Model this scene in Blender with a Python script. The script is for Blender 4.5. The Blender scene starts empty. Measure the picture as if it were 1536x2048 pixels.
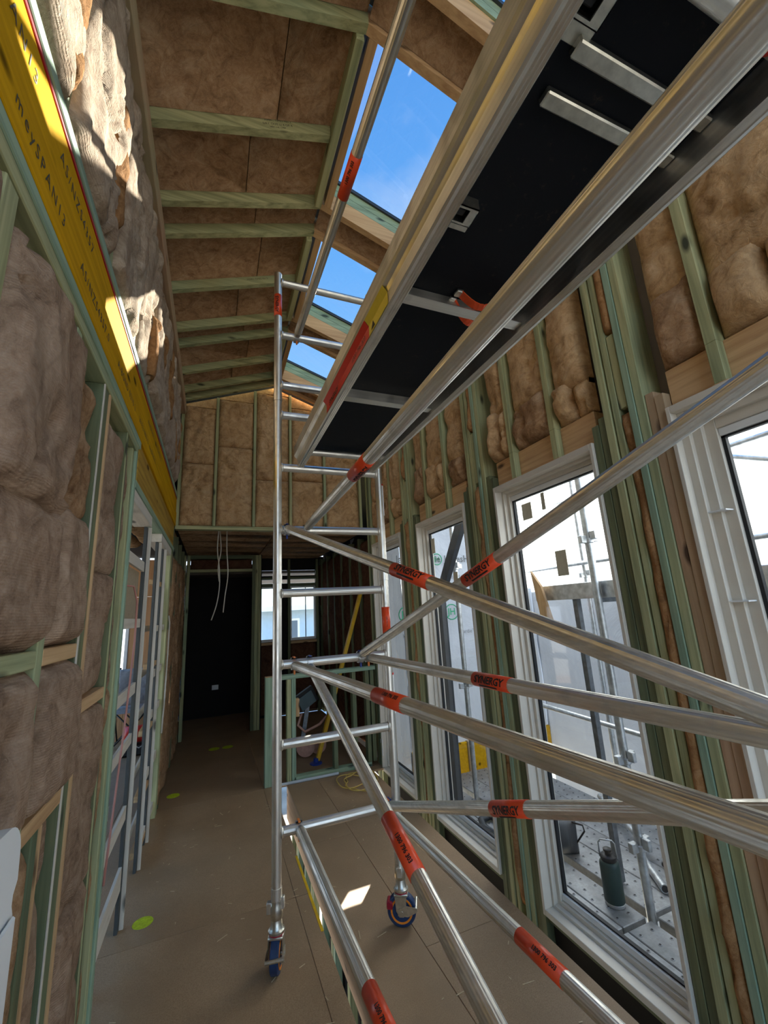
import bpy, bmesh, math, random
import numpy as np
from mathutils import Vector, Matrix, noise

random.seed(7)
SC = bpy.context.scene
COL = SC.collection
# ------------------------------------------------------------------ camera
cam_d = bpy.data.cameras.new('camera')
cam = bpy.data.objects.new('camera', cam_d)
COL.objects.link(cam)
FPX = 830.0


def _cam_rows():
    z = np.array([564 - 768, -(-2540 - 1024), -FPX], float)
    z /= np.linalg.norm(z)
    y = np.array([427 - 768, -(1218 - 1024), -FPX], float)
    y -= z * (y @ z)
    y /= np.linalg.norm(y)
    return np.array([np.cross(y, z), y, z])


cam_d.sensor_fit = 'HORIZONTAL'
cam_d.sensor_width = 36.0
cam_d.lens = FPX / 1536 * 36.0
cam_d.clip_start = 0.02
_m = Matrix([list(r) for r in _cam_rows()]).to_4x4()
_m.translation = (0, 0, 1.7)
cam.matrix_world = _m
SC.camera = cam
# ------------------------------------------------------------------ sky, sun, exposure
w = bpy.data.worlds.new('sky')
SC.world = w
w.use_nodes = True
nt = w.node_tree
nt.nodes.clear()
wo = nt.nodes.new('ShaderNodeOutputWorld')
bg = nt.nodes.new('ShaderNodeBackground')
tc = nt.nodes.new('ShaderNodeTexCoord')
sep = nt.nodes.new('ShaderNodeSeparateXYZ')
rp = nt.nodes.new('ShaderNodeValToRGB')
nz = nt.nodes.new('ShaderNodeTexNoise')
rc = nt.nodes.new('ShaderNodeValToRGB')
mx = nt.nodes.new('ShaderNodeMix')
mx.data_type = 'RGBA'
nt.links.new(tc.outputs['Generated'], sep.inputs[0])
nt.links.new(sep.outputs['Z'], rp.inputs[0])
e = rp.color_ramp.elements
e[0].position = 0.0
e[0].color = (0.75, 0.86, 1.0, 1)
e[1].position = 0.95
e[1].color = (0.085, 0.30, 0.78, 1)
e.new(0.35).color = (0.38, 0.66, 1.0, 1)
e.new(0.7).color = (0.15, 0.43, 0.92, 1)
nz.inputs['Scale'].default_value = 2.3
nz.inputs['Detail'].default_value = 6
nt.links.new(tc.outputs['Generated'], nz.inputs['Vector'])
rc.color_ramp.elements[0].position = 0.56
rc.color_ramp.elements[0].color = (0, 0, 0, 1)
rc.color_ramp.elements[1].position = 0.78
rc.color_ramp.elements[1].color = (0.7, 0.7, 0.7, 1)
nt.links.new(nz.outputs['Fac'], rc.inputs[0])
nt.links.new(rc.outputs['Color'], mx.inputs[0])
nt.links.new(rp.outputs['Color'], mx.inputs[6])
mx.inputs[7].default_value = (0.95, 0.97, 1.0, 1)
nt.links.new(mx.outputs[2], bg.inputs['Color'])
bg.inputs['Strength'].default_value = 0.78
nt.links.new(bg.outputs[0], wo.inputs[0])

sd = bpy.data.lights.new('sun', 'SUN')
sun = bpy.data.objects.new('sun', sd)
COL.objects.link(sun)
SUN_DIR = Vector((-1.0, -1.25, -0.77))
sun.rotation_euler = SUN_DIR.to_track_quat('-Z', 'Y').to_euler()
sd.energy = 13.5
sd.angle = 0.009
sd.color = (1.0, 0.95, 0.86)
SC.view_settings.view_transform = 'Standard'
SC.view_settings.look = 'None'
SC.view_settings.gamma = 1.0
SC.view_settings.use_curve_mapping = False
SC.view_settings.exposure = 1.85

# ------------------------------------------------------------------ materials
MATS = {}


def new_mat(name):
    m = bpy.data.materials.new(name)
    m.use_nodes = True
    n = m.node_tree
    p = n.nodes['Principled BSDF']
    MATS[name] = m
    return m, n, p


def nd(n, t, **kw):
    o = n.nodes.new(t)
    for k, v in kw.items():
        setattr(o, k, v)
    return o


def ramp(n, src, stops):
    r = nd(n, 'ShaderNodeValToRGB')
    while len(r.color_ramp.elements) < len(stops):
        r.color_ramp.elements.new(0.5)
    for el, (p, c) in zip(r.color_ramp.elements, stops):
        el.position = p
        el.color = tuple(c) + (1,) if len(c) == 3 else c
    n.links.new(src, r.inputs[0])
    return r.outputs['Color']


def coords(n, scale, rnd=6.0):
    """Object coordinates shifted by a random amount per object, scaled per axis."""
    t = nd(n, 'ShaderNodeTexCoord')
    i = nd(n, 'ShaderNodeObjectInfo')
    mul = nd(n, 'ShaderNodeMath', operation='MULTIPLY')
    mul.inputs[1].default_value = rnd
    n.links.new(i.outputs['Random'], mul.inputs[0])
    add = nd(n, 'ShaderNodeVectorMath', operation='ADD')
    n.links.new(t.outputs['Object'], add.inputs[0])
    n.links.new(mul.outputs[0], add.inputs[1])
    sc = nd(n, 'ShaderNodeVectorMath', operation='MULTIPLY')
    n.links.new(add.outputs[0], sc.inputs[0])
    sc.inputs[1].default_value = scale
    return sc.outputs[0], i.outputs['Random'], add.outputs[0]


def tex(n, v, scale=1.0, detail=4.0, rough=0.55, dist=0.0):
    t = nd(n, 'ShaderNodeTexNoise')
    t.inputs['Scale'].default_value = scale
    t.inputs['Detail'].default_value = detail
    t.inputs['Roughness'].default_value = rough
    t.inputs['Distortion'].default_value = dist
    n.links.new(v, t.inputs['Vector'])
    return t.outputs['Fac']


def mixc(n, a, b, f, mode='MIX'):
    m = nd(n, 'ShaderNodeMix', data_type='RGBA', blend_type=mode)
    for i, s in ((6, a), (7, b), (0, f)):
        if hasattr(s, 'links'):
            n.links.new(s, m.inputs[i])
        else:
            m.inputs[i].default_value = tuple(s) + (1,) if isinstance(s, (tuple, list)) and len(s) == 3 else s
    return m.outputs[2]


def bump(n, p, h, strength=0.3, dist=0.01):
    b = nd(n, 'ShaderNodeBump')
    b.inputs['Strength'].default_value = strength
    b.inputs['Distance'].default_value = dist
    n.links.new(h, b.inputs['Height'])
    n.links.new(b.outputs[0], p.inputs['Normal'])


def timber(name, axis, dark, light, alt, rough=0.7):
    m, n, p = new_mat(name)
    s = [34.0, 34.0, 34.0]
    s['xyz'.index(axis)] = 1.3
    v, rnd, base = coords(n, s)
    g = tex(n, v, 1.0, 5, 0.6, 0.4)
    c = ramp(n, g, [(0.28, dark), (0.62, light)])
    big = tex(n, base, 1.7, 2)
    blot = ramp(n, big, [(0.40, (0, 0, 0)), (0.62, (1, 1, 1))])
    c2 = mixc(n, c, alt, 0.0)
    f = nd(n, 'ShaderNodeMath', operation='MULTIPLY')
    n.links.new(rnd, f.inputs[0])
    f.inputs[1].default_value = 0.75
    f2 = nd(n, 'ShaderNodeMix', data_type='RGBA')
    c3 = mixc(n, c, mixc(n, c, alt, 0.75), blot)
    c4 = mixc(n, c, c3, f.outputs[0])
    # a few knots
    vo = nd(n, 'ShaderNodeTexVoronoi')
    vo.inputs['Scale'].default_value = 1.0
    sv = [7.0, 7.0, 7.0]
    sv['xyz'.index(axis)] = 2.6
    v2, _, _ = coords(n, sv, 11.0)
    n.links.new(v2, vo.inputs['Vector'])
    k = ramp(n, vo.outputs['Distance'], [(0.07, (1, 1, 1)), (0.15, (0, 0, 0))])
    c5 = mixc(n, c4, tuple(x * 0.25 for x in dark), k)
    n.links.new(c5, p.inputs['Base Color'])
    p.inputs['Roughness'].default_value = rough
    bump(n, p, g, 0.25, 0.003)
    n.nodes.remove(f2)
    return m


for ax in 'xyz':
    timber('green_' + ax, ax, (0.18, 0.195, 0.085), (0.47, 0.46, 0.235), (0.27, 0.39, 0.25))
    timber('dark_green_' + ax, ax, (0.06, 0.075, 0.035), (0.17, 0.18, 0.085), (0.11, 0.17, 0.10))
    timber('teal_' + ax, ax, (0.13, 0.21, 0.145), (0.31, 0.43, 0.30), (0.34, 0.40, 0.23))
    timber('pine_' + ax, ax, (0.42, 0.23, 0.10), (0.66, 0.43, 0.22), (0.55, 0.36, 0.17))
    timber('pink_' + ax, ax, (0.33, 0.19, 0.11), (0.52, 0.34, 0.21), (0.35, 0.36, 0.20))
    timber('primed_' + ax, ax, (0.56, 0.50, 0.41), (0.70, 0.64, 0.54), (0.60, 0.56, 0.50))
timber('lvl_yellow', 'y', (0.50, 0.255, 0.006), (0.72, 0.385, 0.010), (0.58, 0.31, 0.006), 0.7)
timber('lvl_brown', 'y', (0.28, 0.15, 0.035), (0.50, 0.31, 0.06), (0.62, 0.42, 0.03), 0.65)
for q in ('lvl_yellow', 'lvl_brown'):
    MATS[q].node_tree.nodes['Principled BSDF'].inputs['Specular IOR Level'].default_value = 0.03
timber('ply', 'z', (0.42, 0.20, 0.08), (0.60, 0.32, 0.14), (0.50, 0.25, 0.10), 0.6)


def batt_mat(name, dark, light, pale, fac=0.5, weave=False):
    m, n, p = new_mat(name)
    v, rnd, base = coords(n, (1, 1, 1), 9.0)
    a = tex(n, base, 3.2, 6, 0.65, 1.2)
    b = tex(n, base, 26.0, 5, 0.7, 2.0)
    c = ramp(n, a, [(0.30, dark), (0.55, light), (0.78, pale)])
    c1 = mixc(n, c, ramp(n, b, [(0.3, tuple(x * 0.55 for x in dark)), (0.7, pale)]), 0.34)
    q = tex(n, base, 1.3, 3, 0.5, 1.0)
    crease_shade = ramp(n, q, [(0.485, (0, 0, 0)), (0.498, (0.42, 0.42, 0.42)), (0.511, (0, 0, 0))])  # shade of folds put into the colour as thin dark lines
    c2 = mixc(n, c1, tuple(x * 0.45 for x in dark), crease_shade)
    mot = tex(n, base, 8.5, 4, 0.7, 1.5)
    c2 = mixc(n, c2, ramp(n, mot, [(0.34, tuple(x * 0.6 for x in dark)), (0.5, light), (0.68, pale)]), 0.38)
    fib = tex(n, base, 55.0, 3, 0.8, 4.0)
    c2 = mixc(n, c2, pale, ramp(n, fib, [(0.58, (0, 0, 0)), (0.74, (0.55, 0.55, 0.55))]))
    n.links.new(c2, p.inputs['Base Color'])
    p.inputs['Roughness'].default_value = 1.0
    p.inputs['Specular IOR Level'].default_value = 0.05
    h = b
    if weave:
        wv = nd(n, 'ShaderNodeTexWave', wave_type='BANDS', bands_direction='Z')
        wv.inputs['Scale'].default_value = 48.0
        wv.inputs['Distortion'].default_value = 0.5
        wv.inputs['Detail'].default_value = 2.0
        n.links.new(base, wv.inputs['Vector'])
        ad = nd(n, 'ShaderNodeMath', operation='MULTIPLY_ADD')
        n.links.new(wv.outputs['Fac'], ad.inputs[0])
        ad.inputs[1].default_value = 0.13
        n.links.new(b, ad.inputs[2])
        h = ad.outputs[0]
    bump(n, p, h, 0.75, 0.012)
    return m


batt_mat('batt_roof', (0.17, 0.078, 0.033), (0.41, 0.235, 0.12), (0.62, 0.45, 0.29))
batt_mat('batt_gold', (0.32, 0.165, 0.065), (0.60, 0.375, 0.185), (0.74, 0.54, 0.33))
batt_mat('batt_wall', (0.20, 0.115, 0.07), (0.38, 0.25, 0.165), (0.55, 0.41, 0.30), weave=True)
batt_mat('batt_pale', (0.30, 0.19, 0.12), (0.50, 0.38, 0.27), (0.64, 0.54, 0.42), weave=True)
batt_mat('batt_edge', (0.20, 0.085, 0.028), (0.38, 0.19, 0.075), (0.50, 0.30, 0.15))
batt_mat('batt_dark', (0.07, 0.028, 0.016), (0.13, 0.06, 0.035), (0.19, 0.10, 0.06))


def simple(name, col, rough=0.5, metal=0.0, noise_amt=0.0, nscale=30.0, spec=0.5, emit=None):
    m, n, p = new_mat(name)
    p.inputs['Roughness'].default_value = rough
    p.inputs['Metallic'].default_value = metal
    p.inputs['Specular IOR Level'].default_value = spec
    v, rnd, base = coords(n, (1, 1, 1))
    t = tex(n, base, nscale, 4)
    lo = tuple(max(0, c * (1 - noise_amt)) for c in col)
    hi = tuple(min(1, c * (1 + noise_amt)) for c in col)
    n.links.new(ramp(n, t, [(0.3, lo), (0.7, hi)]), p.inputs['Base Color'])
    if emit:
        p.inputs['Emission Color'].default_value = tuple(col) + (1,)
        p.inputs['Emission Strength'].default_value = emit
    return m


def alu(name, axis, col=(0.88, 0.85, 0.78), rough=0.36):
    m, n, p = new_mat(name)
    s = [130.0, 130.0, 130.0]
    if axis in 'xyz':
        s['xyz'.index(axis)] = 0.8
    v, rnd, base = coords(n, s)
    g = tex(n, v, 1.0, 3)
    big = tex(n, base, 14, 5)
    c = mixc(n, ramp(n, g, [(0.3, tuple(x * 0.80 for x in col)), (0.7, col)]), tuple(x * 0.66 for x in col),
             ramp(n, big, [(0.55, (0, 0, 0)), (0.75, (0.6, 0.6, 0.6))]))
    n.links.new(c, p.inputs['Base Color'])
    p.inputs['Metallic'].default_value = 1.0
    r = ramp(n, big, [(0.3, (rough - 0.06,) * 3), (0.7, (rough + 0.16,) * 3)])
    n.links.new(r, p.inputs['Roughness'])
    bump(n, p, g, 0.12, 0.001)
    return m


for ax in 'xyz':
    alu('alu_' + ax, ax)
simple('galv', (0.55, 0.57, 0.58), 0.42, 1.0, 0.25, 25)
simple('galv_dark', (0.20, 0.22, 0.24), 0.45, 0.9, 0.25, 25)
simple('zinc', (0.66, 0.64, 0.56), 0.35, 1.0, 0.18, 40)
simple('orange_sleeve', (0.80, 0.075, 0.018), 0.30, 0, 0.06, 20)
simple('red_sticker', (0.70, 0.035, 0.02), 0.35, 0, 0.06, 20)
simple('yellow_sticker', (0.74, 0.60, 0.05), 0.4, 0, 0.06, 20)
simple('red_paint', (0.42, 0.012, 0.014), 0.45, 0, 0.1, 20)
simple('ink', (0.012, 0.010, 0.012), 0.6, 0, 0.1, 20)
simple('ink_brown', (0.07, 0.055, 0.02), 0.6, 0, 0.1, 20)
simple('white_label', (0.80, 0.80, 0.78), 0.5, 0, 0.03, 20)
simple('blue_tyre', (0.012, 0.035, 0.10), 0.45, 0, 0.2, 20)
simple('orange_hub', (0.90, 0.25, 0.012), 0.4, 0, 0.06, 20)
simple('blue_plastic', (0.015, 0.045, 0.28), 0.4)
simple('orange_plastic', (0.75, 0.20, 0.03), 0.4)
simple('red_plastic', (0.35, 0.012, 0.03), 0.35)
simple('orange_strap', (0.86, 0.10, 0.02), 0.55, 0, 0.08, 60)
simple('black_plastic', (0.012, 0.012, 0.013), 0.45)
simple('cream_frame', (0.66, 0.60, 0.50), 0.42, 0, 0.03, 12)
simple('white_frame', (0.80, 0.80, 0.78), 0.4, 0, 0.03, 12)
simple('gasket', (0.012, 0.012, 0.013), 0.6)
simple('charcoal', (0.035, 0.040, 0.048), 0.55, 0, 0.2, 8)
simple('steel_stud', (0.055, 0.06, 0.058), 0.6, 0.0, 0.15, 20)
simple('white_plastic', (0.76, 0.76, 0.75), 0.5, 0, 0.02, 6)
simple('bottle_green', (0.012, 0.045, 0.042), 0.5, 0, 0.1, 90)
simple('hardboard', (0.40, 0.31, 0.20), 0.7, 0, 0.1, 50)
simple('yellow_paint', (0.72, 0.42, 0.012), 0.45, 0, 0.15, 14)
simple('spray_green', (0.50, 0.62, 0.01), 0.75, 0, 0.2, 60)
simple('cable_yellow', (0.62, 0.42, 0.10), 0.5)
simple('cable_white', (0.55, 0.50, 0.42), 0.55)
simple('cable_red', (0.50, 0.22, 0.18), 0.5)
simple('pipe_grey', (0.50, 0.53, 0.55), 0.45)
simple('grey_cloth', (0.30, 0.30, 0.31), 0.9, 0, 0.15, 30)
simple('lamp_glass', (0.10, 0.14, 0.15), 0.15)
simple('copper_pink', (0.50, 0.27, 0.20), 0.5, 0, 0.2, 20)
simple('shade_black', (0.008, 0.006, 0.005), 0.9, 0, 0.2, 6)  # near-black colour that stands in for the shade of unlit depths
simple('roof_sheet', (0.20, 0.17, 0.14), 0.8, 0, 0.1, 6)
simple('house_blue', (0.42, 0.55, 0.66), 0.7, 0, 0.05, 6)
simple('house_white', (0.80, 0.80, 0.78), 0.6, 0, 0.04, 6)
simple('house_roof', (0.70, 0.62, 0.42), 0.7, 0, 0.05, 6)
simple('house_glass', (0.10, 0.14, 0.18), 0.1)
simple('ground', (0.30, 0.27, 0.22), 0.95, 0, 0.25, 3)
simple('paper', (0.62, 0.58, 0.44), 0.8, 0, 0.06, 40)
simple('shaving', (0.62, 0.47, 0.28), 0.9, 0, 0.15, 80)
simple('wrap_green', (0.02, 0.30, 0.14), 0.7)
simple('wrap_ink', (0.10, 0.11, 0.12), 0.7)
simple('far_timber', (0.085, 0.085, 0.05), 0.8, 0, 0.3, 12)

# black phenolic deck ply
m, n, p = new_mat('deck_ply')
v, rnd, base = coords(n, (1, 1, 1))
a = tex(n, base, 9, 6, 0.7, 1.0)
sc_ = tex(n, base, 60, 5, 0.75)
mask = nd(n, 'ShaderNodeMath', operation='MULTIPLY')
n.links.new(ramp(n, a, [(0.52, (0, 0, 0)), (0.70, (1, 1, 1))]), mask.inputs[0])
n.links.new(ramp(n, sc_, [(0.55, (0, 0, 0)), (0.68, (1, 1, 1))]), mask.inputs[1])
n.links.new(mixc(n, (0.010, 0.011, 0.014), (0.075, 0.062, 0.042), mask.outputs[0]), p.inputs['Base Color'])
p.inputs['Roughness'].default_value = 0.55
p.inputs['Specular IOR Level'].default_value = 0.12
# particleboard floor
m, n, p = new_mat('floor_sheet')
v, rnd, base = coords(n, (1, 1, 1), 3.0)
a = tex(n, base, 210, 3, 0.8)
b = tex(n, base, 2.2, 5, 0.6)
c = mixc(n, ramp(n, a, [(0.3, (0.25, 0.15, 0.075)), (0.7, (0.45, 0.295, 0.165))]), (0.27, 0.17, 0.09),
         ramp(n, b, [(0.40, (0, 0, 0)), (0.66, (0.75, 0.75, 0.75))]))
n.links.new(c, p.inputs['Base Color'])
p.inputs['Roughness'].default_value = 0.62
bump(n, p, a, 0.08, 0.001)
# galvanised perforated plank
m, n, p = new_mat('plank_steel')
v, rnd, base = coords(n, (1, 1, 1), 5.0)
a = tex(n, base, 7, 6, 0.65)
b = tex(n, base, 60, 3)
n.links.new(mixc(n, ramp(n, a, [(0.3, (0.20, 0.205, 0.21)), (0.7, (0.40, 0.41, 0.42))]), (0.19, 0.19, 0.19),
                 ramp(n, b, [(0.5, (0, 0, 0)), (0.8, (0.6, 0.6, 0.6))])), p.inputs['Base Color'])
p.inputs['Metallic'].default_value = 0.55
p.inputs['Roughness'].default_value = 0.5


def glass(name, tint=(0.93, 0.97, 0.97), refl=0.06):
    m, n, p = new_mat(name)
    n.nodes.remove(p)
    out = n.nodes['Material Output']
    t = nd(n, 'ShaderNodeBsdfTransparent')
    t.inputs['Color'].default_value = tint + (1,)
    g = nd(n, 'ShaderNodeBsdfGlossy')
    g.inputs['Roughness'].default_value = 0.03
    lw = nd(n, 'ShaderNodeLayerWeight')
    lw.inputs['Blend'].default_value = 0.5
    pw = nd(n, 'ShaderNodeMath', operation='POWER')
    n.links.new(lw.outputs['Facing'], pw.inputs[0])
    pw.inputs[1].default_value = 5.0
    ma = nd(n, 'ShaderNodeMath', operation='MULTIPLY_ADD')
    n.links.new(pw.outputs[0], ma.inputs[0])
    ma.inputs[1].default_value = 0.9
    ma.inputs[2].default_value = refl
    mxs = nd(n, 'ShaderNodeMixShader')
    n.links.new(ma.outputs[0], mxs.inputs[0])
    n.links.new(t.outputs[0], mxs.inputs[1])
    n.links.new(g.outputs[0], mxs.inputs[2])
    n.links.new(mxs.outputs[0], out.inputs[0])
    return m


glass('window_glass')
glass('skylight_glass', (0.37, 0.39, 0.40))


def membrane(name, col, trans):
    """thin white sheeting: part reflects, part lets daylight through"""
    m, n, p = new_mat(name)
    n.nodes.remove(p)
    out = n.nodes['Material Output']
    v, rnd, base = coords(n, (1, 1, 1))
    a = tex(n, base, 1.6, 6, 0.6, 0.8)
    c = ramp(n, a, [(0.25, tuple(x * 0.80 for x in col)), (0.7, col)])
    d = nd(n, 'ShaderNodeBsdfDiffuse')
    t = nd(n, 'ShaderNodeBsdfTranslucent')
    n.links.new(c, d.inputs['Color'])
    n.links.new(c, t.inputs['Color'])
    b = nd(n, 'ShaderNodeBump')
    b.inputs['Strength'].default_value = 0.5
    b.inputs['Distance'].default_value = 0.06
    n.links.new(a, b.inputs['Height'])
    n.links.new(b.outputs[0], d.inputs['Normal'])
    mxs = nd(n, 'ShaderNodeMixShader')
    mxs.inputs[0].default_value = trans
    n.links.new(d.outputs[0], mxs.inputs[1])
    n.links.new(t.outputs[0], mxs.inputs[2])
    n.links.new(mxs.outputs[0], out.inputs[0])


membrane('building_wrap', (0.33, 0.36, 0.41), 0.06)
membrane('scaffold_sheet', (0.92, 0.93, 0.93), 0.42)

# ------------------------------------------------------------------ object helpers


def link(o, parent=None):
    COL.objects.link(o)
    if parent is not None:
        o.parent = parent
    return o


def tag(o, label=None, cat=None, group=None, kind=None):
    for k, v in (('label', label), ('category', cat), ('group', group), ('kind', kind)):
        if v:
            o[k] = v
    return o


def empty(name, label, cat=None, loc=(0, 0, 0), group=None, kind=None):
    """An Empty at the thing's base; its parts are built at world coordinates and re-based on it."""
    o = bpy.data.objects.new(name, None)
    o.empty_display_size = 0.1
    o.location = loc
    link(o)
    tag(o, label, cat, group, kind)
    return o


def mesh_obj(name, verts, faces, mat, parent=None, smooth=False, mats=None, fm=None):
    me = bpy.data.meshes.new(name)
    me.from_pydata([tuple(v) for v in verts], [], faces)
    for mm in (mats or [mat]):
        me.materials.append(MATS[mm])
    if fm:
        me.polygons.foreach_set('material_index', fm)
    if smooth:
        me.polygons.foreach_set('use_smooth', [True] * len(me.polygons))
    me.update()
    o = bpy.data.objects.new(name, me)
    link(o, parent)
    if parent is not None:
        p = parent
        off = Vector((0, 0, 0))
        while p is not None:
            off += p.location
            p = p.parent
        o.location = -off
    return o


class MB:
    """collects shapes, then makes ONE mesh object"""

    def __init__(s):
        s.v, s.f, s.m = [], [], []

    def add(s, v, f, m=0):
        k = len(s.v)
        s.v += [tuple(x) for x in v]
        s.f += [tuple(i + k for i in q) for q in f]
        s.m += [m] * len(f)
        return s

    def box(s, x0, x1, y0, y1, z0, z1, m=0, ch=0.0):
        if ch <= 0:
            v = [(x, y, z) for x in (x0, x1) for y in (y0, y1) for z in (z0, z1)]
            f = [(0, 1, 3, 2), (4, 6, 7, 5), (0, 4, 5, 1), (2, 3, 7, 6), (0, 2, 6, 4), (1, 5, 7, 3)]
            return s.add(v, f, m)
        bm = bmesh.new()
        bmesh.ops.create_cube(bm, size=1.0)
        for q in bm.verts:
            q.co = ((x0 + x1) / 2 + q.co.x * (x1 - x0), (y0 + y1) / 2 + q.co.y * (y1 - y0), (z0 + z1) / 2 + q.co.z * (z1 - z0))
        bmesh.ops.bevel(bm, geom=bm.edges[:], offset=ch, segments=1, affect='EDGES')
        bm.verts.index_update()
        s.add([q.co[:] for q in bm.verts], [[q.index for q in fc.verts] for fc in bm.faces], m)
        bm.free()
        return s

    def beam(s, A, B, wd, dp, side, m=0):
        """rectangular bar from A to B; wd along side, dp along the third axis (centred)"""
        A, B, side = Vector(A), Vector(B), Vector(side).normalized()
        d = (B - A).normalized()
        up = side.cross(d).normalized()
        sd_ = d.cross(up).normalized()
        v = []
        for q in (A, B):
            for a, b in ((-1, -1), (1, -1), (1, 1), (-1, 1)):
                v.append(q + sd_ * (a * wd / 2) + up * (b * dp / 2))
        return s.add(v, [(3, 2, 1, 0), (4, 5, 6, 7), (0, 1, 5, 4), (1, 2, 6, 5), (2, 3, 7, 6), (3, 0, 4, 7)], m)

    def tube(s, A, B, r, seg=24, ribs=0, m=0, r2=None, caps=True, hollow=False):
        A, B = Vector(A), Vector(B)
        d = (B - A).normalized()
        x = d.orthogonal().normalized()
        y = d.cross(x)
        r2 = r if r2 is None else r2
        v, f = [], []
        nn = ribs * 4 if ribs else seg
        for q, rr in ((A, r), (B, r2)):
            for i in range(nn):
                a = 2 * math.pi * i / nn
                k = rr - (0.0011 if ribs and i % 4 == 0 else 0)
                v.append(q + x * (math.cos(a) * k) + y * (math.sin(a) * k))
        for i in range(nn):
            j = (i + 1) % nn
            f.append((i, j, nn + j, nn + i))
        if caps:
            f.append(tuple(range(nn - 1, -1, -1)))
            f.append(tuple(range(nn, 2 * nn)))
        return s.add(v, f, m)

    def path(s, pts, r, seg=10, m=0, closed=False):
        P = [Vector(q) for q in pts]
        nP = len(P)
        v, f = [], []
        prev = None
        for i in range(nP):
            a = P[i - 1] if (i > 0 or closed) else P[i]
            b = P[(i + 1) % nP] if (i < nP - 1 or closed) else P[i]
            d = (b - a).normalized()
            x = (prev - d * prev.dot(d)).normalized() if prev else d.orthogonal().normalized()
            prev = x
            y = d.cross(x)
            for k in range(seg):
                t = 2 * math.pi * k / seg
                v.append(P[i] + x * (r * math.cos(t)) + y * (r * math.sin(t)))
        for i in range(nP if closed else nP - 1):
            j = (i + 1) % nP
            for k in range(seg):
                l = (k + 1) % seg
                f.append((i * seg + k, i * seg + l, j * seg + l, j * seg + k))
        if not closed:
            f.append(tuple(range(seg - 1, -1, -1)))
            f.append(tuple((nP - 1) * seg + k for k in range(seg)))
        return s.add(v, f, m)

    def lathe(s, c, axis, prof, seg=28, m=0):
        """prof: list of (radius, height along axis)"""
        c, d = Vector(c), Vector(axis).normalized()
        x = d.orthogonal().normalized()
        y = d.cross(x)
        v, f = [], []
        for r, h in prof:
            for i in range(seg):
                a = 2 * math.pi * i / seg
                v.append(c + d * h + x * (r * math.cos(a)) + y * (r * math.sin(a)))
        for k in range(len(prof) - 1):
            for i in range(seg):
                j = (i + 1) % seg
                f.append((k * seg + i, k * seg + j, (k + 1) * seg + j, (k + 1) * seg + i))
        f.append(tuple(range(seg - 1, -1, -1)))
        f.append(tuple((len(prof) - 1) * seg + i for i in range(seg)))
        return s.add(v, f, m)

    def prism(s, pts, ext, m=0):
        """closed outline extruded by vector ext"""
        P = [Vector(q) for q in pts]
        e_ = Vector(ext)
        k = len(P)
        v = P + [q + e_ for q in P]
        f = [tuple(range(k - 1, -1, -1)), tuple(range(k, 2 * k))] + [(i, (i + 1) % k, k + (i + 1) % k, k + i) for i in range(k)]
        return s.add(v, f, m)

    def build(s, name, mat, parent=None, smooth=False, mats=None, auto=None):
        o = mesh_obj(name, s.v, s.f, mat, parent, smooth or auto is not None, mats, s.m if mats else None)
        if auto is not None:
            o.data.set_sharp_from_angle(angle=math.radians(auto))
        return o


def box(name, b, mat, parent, ch=0.003):
    return MB().box(*b, ch=ch).build(name, mat, parent)


def batt(name, parent, O, U, V, w_, h_, depth, seed, mat, edge=0.06, rough=0.025, crease=0.03, res=0.022, ragged=0.0):
    """a soft insulation batt: pillowed face with creases, standing off the plane by `depth`"""
    O, U, V = Vector(O), Vector(U).normalized(), Vector(V).normalized()
    N = U.cross(V)
    nu, nv = max(8, int(w_ / res)), max(8, int(h_ / res))
    nu, nv = min(nu, 46), min(nv, 60)
    verts, faces = [], []
    off = Vector((seed * 3.17, seed * 1.71, seed * 0.93))
    for j in range(nv + 1):
        for i in range(nu + 1):
            u, v_ = i / nu * w_, j / nv * h_
            e1 = min(u, w_ - u) / edge
            e2 = min(v_, h_ - v_) / edge
            k = math.sqrt(max(0, min(1, e1))) * math.sqrt(max(0, min(1, e2)))
            q = Vector((u, v_ * 0.5, 0)) + off
            big = noise.fractal(q * 3.0, 1.0, 2.0, 3)
            fine = noise.fractal(q * 14.0, 0.9, 2.0, 3)
            r1 = 1 - abs(noise.noise(q * 3.6 + Vector((5, 2, 8)) + Vector((fine, big, 0)) * 0.35))
            cr = max(0, r1) ** 14
            dd = depth * k + (rough * big + rough * 0.35 * fine - crease * cr) * (0.35 + 0.65 * k)
            rg = ragged * noise.noise(q * 7 + Vector((3, 3, 3))) if ragged else 0
            verts.append(O + U * (u + rg * (1 if i in (0, nu) else 0)) + V * (v_ + rg * (1 if j in (0, nv) else 0)) + N * dd)
    W = nu + 1
    for j in range(nv):
        for i in range(nu):
            a = j * W + i
            faces.append((a, a + 1, a + W + 1, a + W))
    # edges go back to the framing, and a back face closes the batt
    k0 = len(verts)
    ring = [i for i in range(W)] + [j * W + nu for j in range(1, nv + 1)] + [nv * W + i for i in range(nu - 1, -1, -1)] + [j * W for j in range(nv - 1, 0, -1)]
    for a in ring:
        p_ = verts[a]
        verts.append(p_ - N * ((p_ - O).dot(N) + 0.045))
    L = len(ring)
    for i in range(L):
        j = (i + 1) % L
        faces.append((ring[j], ring[i], k0 + i, k0 + j))
    faces.append(tuple(k0 + i for i in range(L)))
    return mesh_obj(name, verts, faces, mat, parent, True)


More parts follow.
